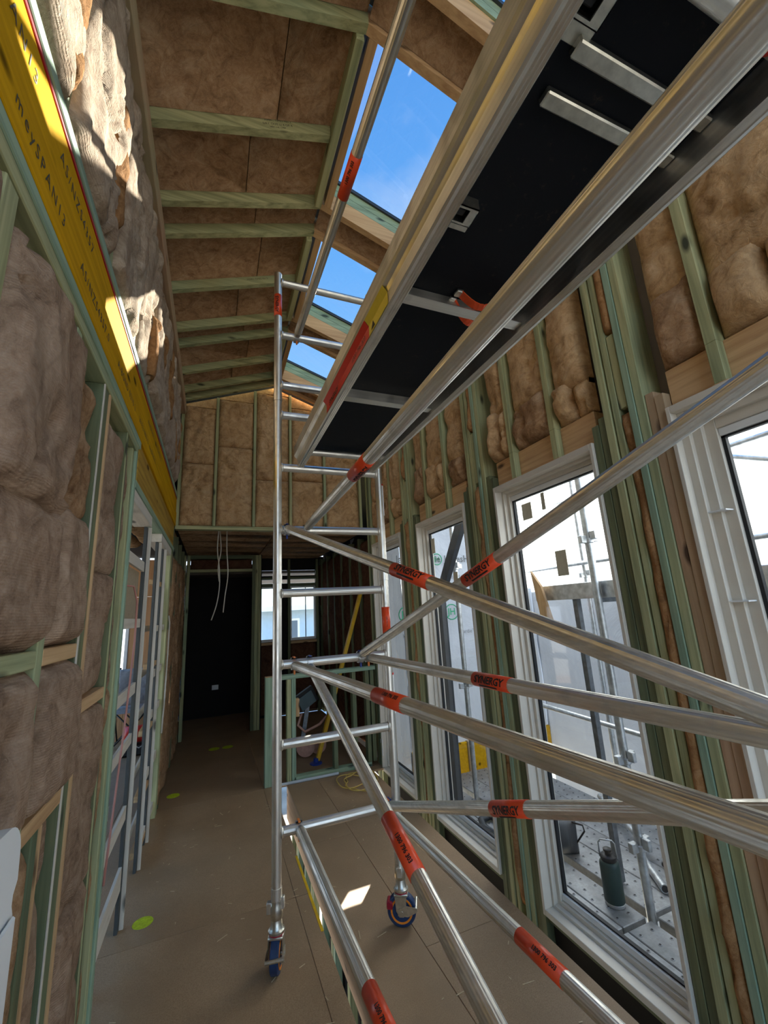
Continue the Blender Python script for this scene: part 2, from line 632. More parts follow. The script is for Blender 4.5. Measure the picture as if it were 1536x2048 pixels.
def text_shape(s, size, bold=0.0, shear=0.0, width=1.0):
    c = bpy.data.curves.new('t', 'FONT')
    c.body = s
    c.size = size
    c.offset = bold
    c.shear = shear
    c.space_character = width
    c.align_x = 'CENTER'
    c.align_y = 'CENTER'
    c.resolution_u = 2
    o = bpy.data.objects.new('t', c)
    COL.objects.link(o)
    dg = bpy.context.evaluated_depsgraph_get()
    dg.update()
    me = o.evaluated_get(dg).to_mesh()
    v = [q.co.copy() for q in me.vertices]
    f = [tuple(q.vertices) for q in me.polygons]
    o.evaluated_get(dg).to_mesh_clear()
    bpy.data.objects.remove(o)
    bpy.data.curves.remove(c)
    return v, f


def flat_text(name, s, size, org, right, up, mat, parent, off=0.0012, **kw):
    """printed lettering lying on a flat face"""
    v, f = text_shape(s, size, **kw)
    o_, r_, u_ = Vector(org), Vector(right).normalized(), Vector(up).normalized()
    n_ = r_.cross(u_)
    return mesh_obj(name, [o_ + r_ * q.x + u_ * q.y + n_ * off for q in v], f, mat, parent)


def tube_text(name, s, size, C, axis, face, r, mat, parent, **kw):
    """printed lettering bent round a tube; C on the axis, face = outward direction at the text's middle"""
    v, f = text_shape(s, size, **kw)
    bm = bmesh.new()
    bv = [bm.verts.new(q) for q in v]
    for q in f:
        try:
            bm.faces.new([bv[i] for i in q])
        except ValueError:
            pass
    ys = [q.y for q in v]
    for k in np.linspace(min(ys), max(ys), 9)[1:-1]:
        bmesh.ops.bisect_plane(bm, geom=bm.verts[:] + bm.edges[:] + bm.faces[:], plane_co=(0, k, 0), plane_no=(0, 1, 0))
    bm.verts.index_update()
    C, d, fc = Vector(C), Vector(axis).normalized(), Vector(face)
    fc = (fc - d * fc.dot(d)).normalized()
    up = fc.cross(d)
    vv = []
    for q in bm.verts:
        a = q.co.y / r
        vv.append(C + d * q.co.x + fc * (r * math.cos(a)) + up * (r * math.sin(a)))
    ff = [[q.index for q in fc_.verts] for fc_ in bm.faces]
    bm.free()
    return mesh_obj(name, vv, ff, mat, parent)


def struct(name, label):
    return empty(name, label, kind='structure')


XL, XR, YE = -0.42, 1.80, 4.95
ZB = 2.70                       # underside of beam, bulkhead and far ceiling
# ================================================================== FLOOR
floor = struct('floor', 'brown particleboard floor sheets with a narrow slot between them')
for b in ((-0.75, 0.527, -2.2, 0.6), (-0.75, 0.527, 0.603, 3.05), (-0.75, 0.527, 3.053, 4.85), (-0.75, 0.527, 4.853, 7.9),
          (0.53, 0.62, -2.2, 1.85), (0.53, 0.62, 1.853, 3.05), (0.53, 0.62, 3.053, 4.85), (0.53, 1.85, 4.853, 6.6), (0.53, 1.85, 6.603, 7.9),
          (0.755, 1.07, -2.2, 1.2), (0.755, 1.07, 1.203, 3.6), (0.755, 1.07, 3.603, 4.85),
          (1.073, 1.665, -2.2, 2.35), (1.073, 1.665, 2.353, 4.75), (1.073, 1.85, 4.753, 4.85),
          (-3.6, -0.753, -2.2, 2.4), (-3.6, -0.753, 2.403, 4.9), (-3.6, -0.753, 4.903, 7.9), (-0.75, 0.95, 7.903, 8.7)):
    box('floor_sheet', (b[0], b[1], b[2], b[3], -0.02, 0), 'floor_sheet', floor, 0.0012)
for x0, x1, z0, mt in ((0.757, 0.80, -0.30, 'pink_y'), (0.575, 0.618, -0.26, 'dark_green_y'), (1.60, 1.645, -0.30, 'dark_green_y')):
    box('edge_joist', (x0, x1, -2.2, 4.84, z0, -0.021), mt, floor)
# wall of the storey below, seen down the slot
yy = 0.9
k = 0
while yy < 4.6:
    b = (0.757, 0.80, yy, yy + 0.045, -1.6, -0.301)
    box('lower_stud', b, 'teal_z' if k % 3 else 'green_z', floor)
    if k % 2:
        box('lower_stud', (0.757, 0.80, yy + 0.06, yy + 0.105, -1.6, -0.301), 'green_z', floor)
    yy += 0.30
    k += 1
box('shade_backing', (0.815, 0.825, -2.2, 3.42, -1.6, -0.285), 'shade_black', floor)  # dark sheet added to hide bright ground behind the lower studs
box('shade_backing', (0.815, 0.825, 3.80, 4.84, -1.6, -0.285), 'shade_black', floor)
box('lower_slab', (-1.0, 4.6, -3.0, 8.0, -1.75, -1.62), 'ground', floor)
box('edge_tape', (0.606, 0.6215, 2.70, 3.5, -0.0005, 0.0015), 'yellow_paint', floor, 0)
for x, y, r in ((-0.32, 3.245, 0.055), (-0.31, 5.16, 0.06), (0.07, 6.57, 0.07), (0.24, 6.56, 0.07)):
    MB().lathe((x, y, 0.0002), (0, 0, 1), [(r, 0), (r * 0.98, 0.0008)], 20).build('paint_spot', 'spray_green', floor)
sh = MB()
for i in range(150):
    x, y = random.uniform(-0.35, 1.6), random.uniform(1.3, 4.6)
    if 0.6 < x < 0.77:
        continue
    a, l = random.uniform(0, 6.28), random.uniform(0.004, 0.018)
    if random.random() < 0.1:
        l = 0.03
    dx, dy = math.cos(a) * l, math.sin(a) * l
    sh.beam((x - dx, y - dy, 0.0015), (x + dx, y + dy, 0.0025), 0.0035, 0.0015, (-dy, dx, 0))
tag(sh.build('wood_shavings', 'shaving'), 'pale wood shavings strewn over the brown floor', 'shavings', kind='stuff')

# ================================================================== LEFT WALL
wl = struct('wall_left', 'left stud wall stuffed with brown insulation under a yellow beam')
X0 = XL - 0.09                   # back of the studs


def lstud(y0, y1, z0, z1, mt='green_z', x=XL, name='stud'):
    return box(name, (X0, x, y0, y1, z0, z1), mt, wl)


for y0 in (-1.6, -1.0, -0.4, 0.2):
    lstud(y0, y0 + 0.045, 0.045, 2.6)
lstud(0.885, 0.945, 0.045, 2.61, 'green_z')
lstud(1.385, 1.43, 0.045, 2.61, 'green_z')
box('batten', (XL - 0.0025, XL + 0.002, 1.736, 1.748, 0.045, 2.61), 'primed_z', wl, 0.001)
lstud(1.735, 1.822, 0.045, 2.61, 'dark_green_z', XL - 0.003)
box('batten', (X0, XL + 0.002, 1.823, 1.843, 0.045, 2.61), 'pine_z', wl, 0.001)
box('batten', (XL - 0.02, XL, 1.575, 1.590, 0.045, 1.17), 'pine_z', wl, 0.001)
lstud(1.53, 1.5745, 0.045, 1.17, 'dark_green_z', XL - 0.004)
box('batten', (XL - 0.0025, XL + 0.002, 2.204, 2.218, 0.045, 2.61), 'green_z', wl, 0.001)
lstud(2.203, 2.262, 0.045, 2.61, 'dark_green_z', XL - 0.003)
lstud(2.405, 2.45, 0.045, 2.61, 'green_z', XL - 0.006)
lstud(2.452, 2.497, 0.0, 2.61, 'teal_z', XL + 0.004)
box('nogging', (X0, XL, 0.945, 1.385, 1.60, 1.645), 'green_y', wl)
box('nogging', (X0, XL, 1.43, 1.735, 1.60, 1.645), 'pine_y', wl)
box('nogging', (X0, XL, 1.843, 2.203, 1.40, 1.445), 'pine_y', wl)
box('nogging', (X0, XL, 1.30, 1.735, 1.17, 1.215), 'pine_y', wl)
box('bottom_plate', (X0, XL, -1.8, 2.497, 0.0, 0.045), 'green_y', wl)
box('top_plate', (X0, XL + 0.004, -1.8, 2.50, 2.612, 2.655), 'green_y', wl)
box('top_plate', (X0, XL + 0.006, -1.8, 2.56, 2.658, 2.70), 'teal_y', wl)
# yellow laminated beams, lettering printed on both
lower_beam = box('yellow_beam', (X0, XL + 0.008, -1.8, 4.94, 2.703, 2.85), 'lvl_yellow', wl)
upper_beam = box('yellow_beam', (X0, XL + 0.002, -1.8, 4.94, 2.853, 3.0), 'lvl_yellow', wl)
for bm_, xx, zc, y0, st in ((lower_beam, XL + 0.008, 2.768, 0.85, 'meySPAN13'), (lower_beam, XL + 0.008, 2.775, 1.31, 'AS/NZS4357.0'),
                            (lower_beam, XL + 0.008, 2.78, 1.86, 'A-BOND 0210.2'), (lower_beam, XL + 0.008, 2.785, 2.42, '29/52 0803:3  meySPAN13'),
                            (upper_beam, XL + 0.002, 2.925, 0.62, 'meySPAN13'), (upper_beam, XL + 0.002, 2.925, 1.09, 'AS/NZS4357'),
                            (upper_beam, XL + 0.002, 2.925, 2.75, 'meySPAN13 AS/NZS4357.0')):
    v, f = text_shape(st, 0.050, width=1.3)
    wd = max(q.x for q in v) - min(q.x for q in v)
    flat_text('lettering', st, 0.050, (xx, y0 + wd / 2, zc), (0, 1, 0), (0, 0, 1), 'ink_brown', bm_, width=1.3)
box('red_strip', (X0, XL + 0.005, -1.8, 4.94, 3.001, 3.012), 'red_paint', wl, 0.001)
box('sill_plate', (X0, XL + 0.010, -1.8, 4.94, 3.013, 3.055), 'teal_y', wl)
box('lintel_beam', (X0, XL - 0.004, 2.57, 4.94, 2.462, 2.70), 'lvl_brown', wl)
box('head_plate', (X0, XL + 0.006, 2.498, 4.94, 2.417, 2.46), 'teal_y', wl)
# upper wall: studs almost hidden behind ragged batts
ys = [-1.3, -0.7, -0.1, 0.5, 1.08, 1.62, 2.15, 2.62, 3.1, 3.6, 4.1, 4.6]
for y0 in ys:
    lstud(y0, y0 + 0.045, 3.056, 4.05, 'green_z')
for i in range(len(ys) - 1):
    y0, y1 = ys[i] + 0.047, ys[i + 1] - 0.002
    batt('insulation_batt', wl, (XL - 0.03, y0 - 0.03, 3.06), (0, 1, 0), (0, 0, 1), y1 - y0 + 0.05, 0.95, 0.065, 11 + i, 'batt_pale', 0.05, 0.028, 0.035, ragged=0.04)
    if i >= 3:
        batt('batt_flap', wl, (XL + 0.012, y1 - 0.10, 3.10 + 0.1 * (i % 3)), (0, 1, 0.05), (0, -0.05, 1), 0.10, 0.42 + 0.12 * (i % 3), 0.03, 40 + i, 'batt_edge', 0.03, 0.03, 0.02, ragged=0.06)
box('top_ledger', (XL - 0.045, XL + 0.045, -1.8, 4.94, 4.03, 4.165), 'pink_y', wl)
box('wall_lining', (X0 - 0.012, X0 - 0.001, -1.8, 5.06, 2.70, 4.5), 'shade_black', wl)
# lower wall batts
for (y0, y1, z0, z1, d, mt, rag) in (
        (-1.55, -1.0, 0.05, 2.6, 0.05, 'batt_wall', 0), (-0.95, -0.4, 0.05, 2.6, 0.05, 'batt_wall', 0), (-0.35, 0.2, 0.05, 2.6, 0.05, 'batt_wall', 0),
        (0.25, 0.885, 0.05, 2.6, 0.05, 'batt_wall', 0),
        (0.93, 1.40, 1.98, 2.56, 0.082, 'batt_wall', 0.03), (0.93, 1.385, 1.65, 2.02, 0.068, 'batt_wall', 0.04),
        (0.93, 1.375, 1.22, 1.60, 0.07, 'batt_wall', 0.03), (0.93, 1.385, 0.05, 1.17, 0.05, 'batt_wall', 0),
        (1.435, 1.73, 2.05, 2.54, 0.045, 'batt_roof', 0.02), (1.435, 1.73, 1.645, 2.07, 0.055, 'batt_wall', 0.02),
        (1.41, 1.735, 1.22, 1.60, 0.065, 'batt_wall', 0.03), (1.595, 1.735, 0.05, 1.16, 0.03, 'batt_wall', 0.01),
        (1.44, 1.53, 0.05, 1.16, 0.03, 'batt_roof', 0.01),
        (1.845, 2.205, 1.9, 2.55, 0.04, 'batt_wall', 0.02), (1.845, 2.205, 1.44, 1.92, 0.035, 'batt_wall', 0.02),
        (1.845, 2.205, 0.75, 1.40, 0.045, 'batt_wall', 0.02), (1.845, 2.205, 0.06, 0.77, 0.055, 'batt_wall', 0.02),
        (2.263, 2.405, 1.4, 2.6, 0.02, 'batt_wall', 0.01), (2.263, 2.405, 0.06, 1.42, 0.02, 'batt_roof', 0.01)):
    batt('insulation_batt', wl, (XL - 0.035, y0, z0), (0, 1, 0), (0, 0, 1), y1 - y0, z1 - z0, d, y0 * 7 + z0 * 3, mt, 0.035, 0.024, 0.032, ragged=rag)
box('wall_lining', (X0 - 0.012, X0 - 0.001, -1.8, 2.497, 0.0, 2.70), 'shade_black', wl)
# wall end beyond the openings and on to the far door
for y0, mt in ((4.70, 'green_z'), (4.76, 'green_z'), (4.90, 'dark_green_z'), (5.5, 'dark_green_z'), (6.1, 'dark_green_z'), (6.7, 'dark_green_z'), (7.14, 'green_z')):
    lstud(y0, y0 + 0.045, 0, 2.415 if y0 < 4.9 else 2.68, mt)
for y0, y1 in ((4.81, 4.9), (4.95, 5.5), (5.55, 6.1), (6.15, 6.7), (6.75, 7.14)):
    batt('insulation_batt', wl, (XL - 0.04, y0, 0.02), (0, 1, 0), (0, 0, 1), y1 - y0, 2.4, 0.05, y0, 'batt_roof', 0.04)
box('wall_lining', (X0 - 0.024, X0 - 0.013, 4.75, 8.7, 0.0, 2.9), 'shade_black', wl)

# ------------------------------------------------------------------ sliding door frames set in the left wall


def slider_frame(name, y0, y1, ystuds, slats, label, mt):
    r = empty(name, label, kind='structure')
    for ys_ in ystuds:
        box('upright', (XL - 0.02, XL + 0.002, ys_, ys_ + 0.016, 0.0, 2.34), 'primed_z', r, 0.001)
        box('steel_stud', (XL - 0.040, XL - 0.021, ys_ - 0.035, ys_ + 0.012, 0.0, 2.34), 'steel_stud', r, 0.002)
    for z0, z1, dx in slats:
        box('slat', (XL - 0.016 + dx, XL + dx, y0, y1, z0, z1), mt, r, 0.001)
        box('slat', (XL - 0.11 + dx, XL - 0.095 + dx, y0, y1, z0, z1), mt, r, 0.001)
    box('head_track', (XL - 0.11, XL, y0, y1, 2.345, 2.415), 'primed_y', r, 0.002)
    return r


s1 = slider_frame('door_1', 2.50, 3.24, (3.235,), ((1.27, 1.335, -0.022), (0.98, 1.04, -0.022), (0.57, 0.645, -0.022), (0.21, 0.33, -0.022), (1.67, 1.725, -0.022), (2.03, 2.095, -0.022)),
                  'pale slatted sliding door frame in the left wall', 'primed_y')
box('panel', (XL - 0.06, XL - 0.05, 2.56, 3.2, 1.727, 2.028), 'hardboard', s1, 0.002)
box('panel_edge', (XL - 0.062, XL - 0.048, 2.535, 2.558, 1.727, 2.028), 'red_paint', s1, 0.001)
MB().path([(XL - 0.03, 2.62, 1.9), (XL + 0.0, 2.72, 1.9), (XL + 0.01, 2.80, 1.82), (XL + 0.01, 2.82, 1.6), (XL + 0.005, 2.75, 1.2), (XL, 2.62, 0.75), (XL, 2.55, 0.55)], 0.005).build('cable', 'cable_red', s1, True)
box('steel_stud', (XL - 0.10, XL - 0.06, 2.74, 2.79, 0, 2.34), 'black_plastic', s1)
s2 = slider_frame('door_2', 3.86, 4.70, (3.86, 4.26), ((1.25, 1.31, -0.022), (1.62, 1.67, -0.022), (0.93, 0.99, -0.022), (0.50, 0.56, -0.022), (0.08, 0.14, -0.022)),
                  'second pale slatted sliding door frame in the left wall', 'primed_y')
for z in (2.0, 1.34, 0.86, 0.42, 0.06):
    box('spacer_block', (XL - 0.075, XL - 0.02, 3.89, 4.24, z, z + 0.04), 'pine_y', s2)
box('panel', (XL - 0.06, XL - 0.05, 4.30, 4.68, 1.60, 2.0), 'hardboard', s2, 0.002)

# room behind the left wall
ply = struct('wall_far_left', 'plywood lined wall of the room behind the slatted frames')
for i in range(7):
    z1 = 0.9 if i in (1, 3, 4) else 2.7  # short sheets leave openings, added to bring more daylight into this room
    box('ply_sheet', (-2.43, -2.40, -2.0 + i * 1.2, -0.803 + i * 1.2, 0, z1), 'ply', ply)
    if z1 < 1:
        box('ply_sheet', (-2.43, -2.40, -2.0 + i * 1.2, -0.803 + i * 1.2, 2.2, 2.7), 'ply', ply)
for b in ((-2.4, -2.2, 0, 2.1), (-2.197, -1.22, 0, 0.85), (-1.217, -0.75, 0, 2.1), (-0.747, -0.55, 0, 2.1), (-2.4, -0.55, 2.103, 2.7)):
    box('ply_sheet', (b[0], b[1], 7.80, 7.83, b[2], b[3]), 'ply', ply)
for b in ((-2.197, -2.15, 0.853, 2.1), (-1.267, -1.22, 0.853, 2.1), (-2.147, -1.27, 0.853, 0.9), (-2.147, -1.27, 2.05, 2.1)):
    box('window_surround', (b[0], b[1], 7.79, 7.84, b[2], b[3]), 'white_frame', ply)
lc = struct('ceiling_left', 'insulated ceiling of the room behind the slatted frames')
box('ceiling_lining', (-2.43, X0 - 0.02, -2.0, 7.9, 2.74, 2.78), 'shade_black', lc)
for i in range(4):
    for j in range(3):
        batt('insulation_batt', lc, (-2.3 + i * 0.46, 2.6 + j * 1.3, 2.74), (0, 1, 0), (1, 0, 0), 1.25, 0.44, 0.05, i + j * 5, 'batt_gold', 0.05)

# ================================================================== RIGHT WALL
wr = struct('wall_right', 'right stud wall of ganged green studs with tall windows')
XB = XR + 0.14
WIN = [(-2.26, -1.41), (-1.02, -0.17), (0.22, 1.07), (1.455, 2.305), (2.695, 3.545), (3.935, 4.785)]
ZT = 4.10
PLY = 0.0435


def rstud(y, z0, z1, mt, x=XR, name='stud', wd=PLY):
    return box(name, (x, XB, y, y + wd, z0, z1), mt, wr, 0.002)


packs = [(-1.41, -1.02), (-0.17, 0.22), (1.07, 1.455), (2.305, 2.695), (3.545, 3.935)]
mixm = ['dark_green_z', 'pink_z', 'pink_z', 'green_z', 'teal_z', None, 'green_z', 'dark_green_z', 'dark_green_z', 'dark_green_z']
for pi, (a, b) in enumerate(packs):
    nply = 9
    wd = (b - a) / nply
    mats_ = (['pink_z', 'pink_z', 'green_z', 'teal_z', None, 'green_z', 'green_z', 'dark_green_z', 'dark_green_z'] if pi == 2 else
             ['dark_green_z', 'dark_green_z', 'green_z', 'teal_z', None, 'green_z', 'green_z', 'dark_green_z', 'dark_green_z'] if pi == 3 else
             ['dark_green_z', 'green_z', 'green_z', 'green_z', None, 'green_z', 'green_z', 'dark_green_z', 'green_z'])
    for i, mt in enumerate(mats_):
        y = a + i * wd
        dx = (0.0, 0.006, 0.002, -0.004, 0, 0.003, -0.002, 0.004, 0.001)[i]
        full = i in (2, 3, 5, 6)
        if mt is None:
            batt('insulation_strip', wr, (XR + 0.012, y + wd + 0.0, -0.1), (0, -1, 0), (0, 0, 1), wd + 0.006, 2.65, 0.022, pi * 3.3, 'batt_edge', 0.02, 0.035, 0.02, 0.012)
            batt('insulation_strip', wr, (XR + 0.012, y + wd + 0.0, 3.0), (0, -1, 0), (0, 0, 1), wd + 0.006, 1.05, 0.022, pi * 2.3, 'batt_edge', 0.02, 0.035, 0.02, 0.012)
            box('stud', (XR + 0.006, XB, y + 0.002, y + wd - 0.002, 2.58, 2.98), 'green_z', wr)
            continue
        lean = mt
        if not full:
            lean = mt if mt == 'pink_z' else ('dark_green_z' if i % 2 else 'dark_green_z')
        z1 = ZT if full else 2.56 + 0.03 * (i % 2)
        rstud(y + 0.0011, -0.3, z1, lean if not full else mt, XR + dx + (0 if full else 0.004), wd=wd - 0.0022 - (0.007 if i in (3, 5) else 0))
for y, mt in ((4.786, 'green_z'), (4.845, 'dark_green_z'), (4.905, 'green_z')):
    rstud(y, -0.3, ZT, mt)
# cripple studs over each window, each with a packer under its foot
cr = [0.44, 0.83, 1.69, 2.06, 2.92, 3.29, 4.16, 4.53, -0.4, -0.8]
for y in cr:
    MB().box(XR, XR + 0.045, y, y + 0.043, 2.485, 2.66, ch=0.002).box(XR, XB, y, y + 0.043, 2.66, ZT, ch=0.002).build('cripple_stud', 'green_z', wr)
    box('packer', (XR - 0.004, XR + 0.04, y - 0.006, y + 0.05, 2.478, 2.4845), 'pine_y', wr, 0.001)
for (a, b) in WIN:
    box('lintel', (XR + 0.046, XB, a + 0.002, b - 0.002, 2.485, 2.665), 'pine_y', wr)
    box('sill_trimmer', (XR + 0.02, XB, a + 0.002, b - 0.002, -0.075, -0.032), 'dark_green_y', wr)
    box('dwarf_panel', (XR + 0.05, XB, a + 0.002, b - 0.002, -0.30, -0.078), 'shade_black', wr)  # painted near-black for the shade in the gap below the windows
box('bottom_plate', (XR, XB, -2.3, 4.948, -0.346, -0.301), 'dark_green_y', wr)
box('wall_base', (XR + 0.02, XB, -2.3, 4.948, -0.9, -0.348), 'shade_black', wr)
box('top_plate', (XR, XB, -2.3, 4.948, ZT + 0.001, ZT + 0.045), 'green_y', wr)
# batts above the lintels
edges = sorted([(a, b) for a, b in packs] + [(y, y + 0.043) for y in cr])
edges = [q for q in edges]
prev = -1.0
spans = []
for a, b in edges:
    if a - prev > 0.1:
        spans.append((prev, a))
    prev = max(prev, b)
spans.append((prev, 4.786))
for i, (a, b) in enumerate(spans):
    if b < 0.0:
        continue
    hh = 0.20 + 0.07 * ((i * 7) % 3)
    batt('insulation_batt', wr, (XR + 0.055, b - 0.002, 2.67 + hh - 0.03), (0, -1, 0), (0, 0, 1), b - a - 0.004, ZT - 2.67 - hh + 0.03, 0.045, 60 + i * 1.7, 'batt_gold', 0.05, 0.03, 0.03)
    if i % 2:
        batt('insulation_offcut', wr, (XR + 0.05, b - 0.002, 2.672), (0, -1, 0), (0, 0, 1), b - a - 0.004, hh + 0.02, 0.075, 80 + i * 2.3, 'batt_roof', 0.05, 0.045, 0.05)
    else:
        m_ = (b - a) * 0.55
        batt('insulation_offcut', wr, (XR + 0.05, b - 0.002, 2.672), (0, -1, 0), (0, 0, 1), m_, hh + 0.03, 0.07, 80 + i * 2.3, 'batt_gold', 0.05, 0.045, 0.05)
        batt('insulation_offcut', wr, (XR + 0.055, b - 0.002 - m_, 2.672), (0, -1, 0), (0, 0, 1), b - a - 0.004 - m_, hh, 0.06, 90 + i * 2.3, 'batt_gold', 0.05, 0.04, 0.05)
box('wall_lining', (XB + 0.001, XB + 0.012, -2.3, 5.06, 2.49, 4.4), 'roof_sheet', wr)
for a, b in packs + [(4.786, 5.06)]:
    box('wall_lining', (XB + 0.001, XB + 0.012, a, b, -0.9, 2.489), 'roof_sheet', wr)
# right wall beyond the low wall
for y0 in (5.02, 5.5, 5.95, 6.4, 6.85, 7.3, 7.75):
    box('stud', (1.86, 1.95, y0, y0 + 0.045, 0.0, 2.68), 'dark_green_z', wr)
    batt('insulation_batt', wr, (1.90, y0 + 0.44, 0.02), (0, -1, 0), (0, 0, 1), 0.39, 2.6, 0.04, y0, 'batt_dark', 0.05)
box('wall_lining', (1.964, 1.976, 4.95, 8.0, -0.3, 2.95), 'shade_black', wr)

# ------------------------------------------------------------------ windows
for i, (a, b) in enumerate(WIN[1:]):
    r = struct('window_%d' % (i + 1), 'tall cream framed window in the right wall')
    z0, z1 = -0.03, 2.478
    f1 = 0.030
    xo, xi = XR - 0.012, XR + 0.135
    mb = MB()
    # outer flange, then stepped reveal, then sash rail
    steps = [(xo, XR + 0.045, 0.0, 0.022), (XR + 0.045, XR + 0.075, 0.0, 0.036), (XR + 0.075, xi, 0.0, 0.058)]
    if i == 1:
        steps = [(xo, XR + 0.03, 0.0, 0.020), (XR + 0.03, XR + 0.055, 0.0, 0.05), (XR + 0.055, XR + 0.08, 0.0, 0.085), (XR + 0.08, xi, 0.0, 0.125)]
    for x0, x1, _, t in steps:
        mb.box(x0, x1, a + 0.002, a + t, z0, z1, ch=0.002)
        mb.box(x0, x1, b - t, b - 0.002, z0, z1, ch=0.002)
        mb.box(x0, x1, a + t, b - t, z0, z0 + t + 0.01, ch=0.002)
        mb.box(x0, x1, a + t, b - t, z1 - t - 0.012, z1, ch=0.002)
    mb.build('frame', 'cream_frame', r)
    t = steps[-1][3]
    rail = MB()
    rail.box(XR + 0.088, XR + 0.126, a + t, b - t, z0 + t + 0.011, z0 + t + 0.045, ch=0.003)
    rail.box(XR + 0.088, XR + 0.126, a + t, b - t, z1 - t - 0.045, z1 - t - 0.013, ch=0.003)
    rail.build('sash_rail', 'white_frame', r)
    g = MB()
    zz0, zz1 = z0 + t + 0.046, z1 - t - 0.046
    g.box(XR + 0.098, XR + 0.118, a + t, a + t + 0.010, zz0, zz1)
    g.box(XR + 0.098, XR + 0.118, b - t - 0.014, b - t, zz0, zz1)
    g.box(XR + 0.098, XR + 0.118, a + t, b - t, zz0, zz0 + 0.008)
    g.box(XR + 0.098, XR + 0.118, a + t, b - t, zz1 - 0.008, zz1)
    g.build('gasket', 'gasket', r)
    mesh_obj('pane', [(XR + 0.108, a + t, zz0), (XR + 0.108, b - t, zz0), (XR + 0.108, b - t, zz1), (XR + 0.108, a + t, zz1)], [(0, 1, 2, 3)], 'window_glass', r)
    xs = XR + 0.105
    if i == 2:
        for y, z, dy, dz in ((2.08, 2.22, 0.09, 0.11), (1.955, 2.25, 0.03, 0.11), (1.85, 1.83, 0.085, 0.15)):
            box('label', (xs, xs + 0.0015, y, y + dy, z, z + dz), 'paper', r, 0)
    if i == 3:
        for y, z, dy, dz in ((3.40, 2.18, 0.07, 0.14), (3.05, 1.80, 0.07, 0.17)):
            box('label', (xs, xs + 0.0015, y, y + dy, z, z + dz), 'paper', r, 0)
    if i == 1:
        for k in range(5):
            box('frame_clip', (XR + 0.03, XR + 0.1, b - 0.115, b - 0.05, 0.6 + 0.35 * k, 0.605 + 0.35 * k), 'white_frame', r, 0)
    if i == 4:
        for z in (1.83, 1.02, 0.12):
            MB().box(XR - 0.012, XR - 0.004, 4.75, 4.765, z, z + 0.16).box(XR - 0.012, XR - 0.004, 4.765, 4.80, z + 0.12, z + 0.16).build('frame_clip', 'white_frame', r)

# ================================================================== ROOF
ce = struct('ceiling', 'raked timber roof with insulation between green rafters')
RX, RZ, SL = 0.62, 4.545, 0.36


def zl(x):
    return 4.17 + SL * (x - XL)


def zr(x):
    return zl(RX) - SL * (x - RX)


RD = 0.14
LN = Vector((-SL, 0, 1)).normalized()
for j, (y, full) in enumerate(((-1.42, 1), (-1.17, 1), (-0.62, 0), (-0.17, 1), (0.08, 1), (0.63, 0), (1.08, 1), (1.33, 1), (1.87, 0), (2.33, 1), (2.57, 1), (3.09, 0), (3.58, 1), (3.82, 1), (4.30, 0), (4.68, 1), (4.88, 1))):
    x1 = RX if full else 0.565
    mt = ('green_x', 'green_x', 'green_x', 'green_x')[j % 4]
    o = MB().prism([(XL - 0.05, y, zl(XL - 0.05)), (x1, y, zl(x1)), (x1, y, zl(x1) + RD), (XL - 0.05, y, zl(XL - 0.05) + RD)], (0, 0.044, 0)).build('rafter', mt, ce)
    if j == 8:
        up = Vector((-SL, 0, 1)).normalized()
        rt = Vector((1, 0, SL)).normalized()
        for st, s_, dz in (('MARC TIMES No 2', 0.020, 0.072), ('DRY OUT U 4 OF 4', 0.021, 0.044), ('3884  118  C458', 0.014, 0.023)):
            flat_text('stamp', st, s_, Vector((0.25, y, zl(0.25) + dz)), rt, up, 'ink', o)
    if j in (11, 14):
        flat_text('stamp', 'MARC TIMES No 2', 0.022, Vector((0.25, y, zl(0.25) + 0.05)), Vector((1, 0, SL)), Vector((-SL, 0, 1)), 'ink_brown', o)
SKY = [(-1.12, -0.18), (0.13, 1.07), (1.375, 2.33), (2.615, 3.58), (3.865, 4.68)]
XS1 = 1.645
for y in (-1.42, -1.17, -0.17, 0.08, 1.08, 1.33, 2.33, 2.57, 3.58, 3.82, 4.68, 4.88):
    MB().prism([(RX, y, zr(RX)), (XR + 0.3, y, zr(XR + 0.3)), (XR + 0.3, y, zr(XR + 0.3) + RD), (RX, y, zr(RX) + RD)], (0, 0.044, 0)).build('rafter', 'pine_x', ce)
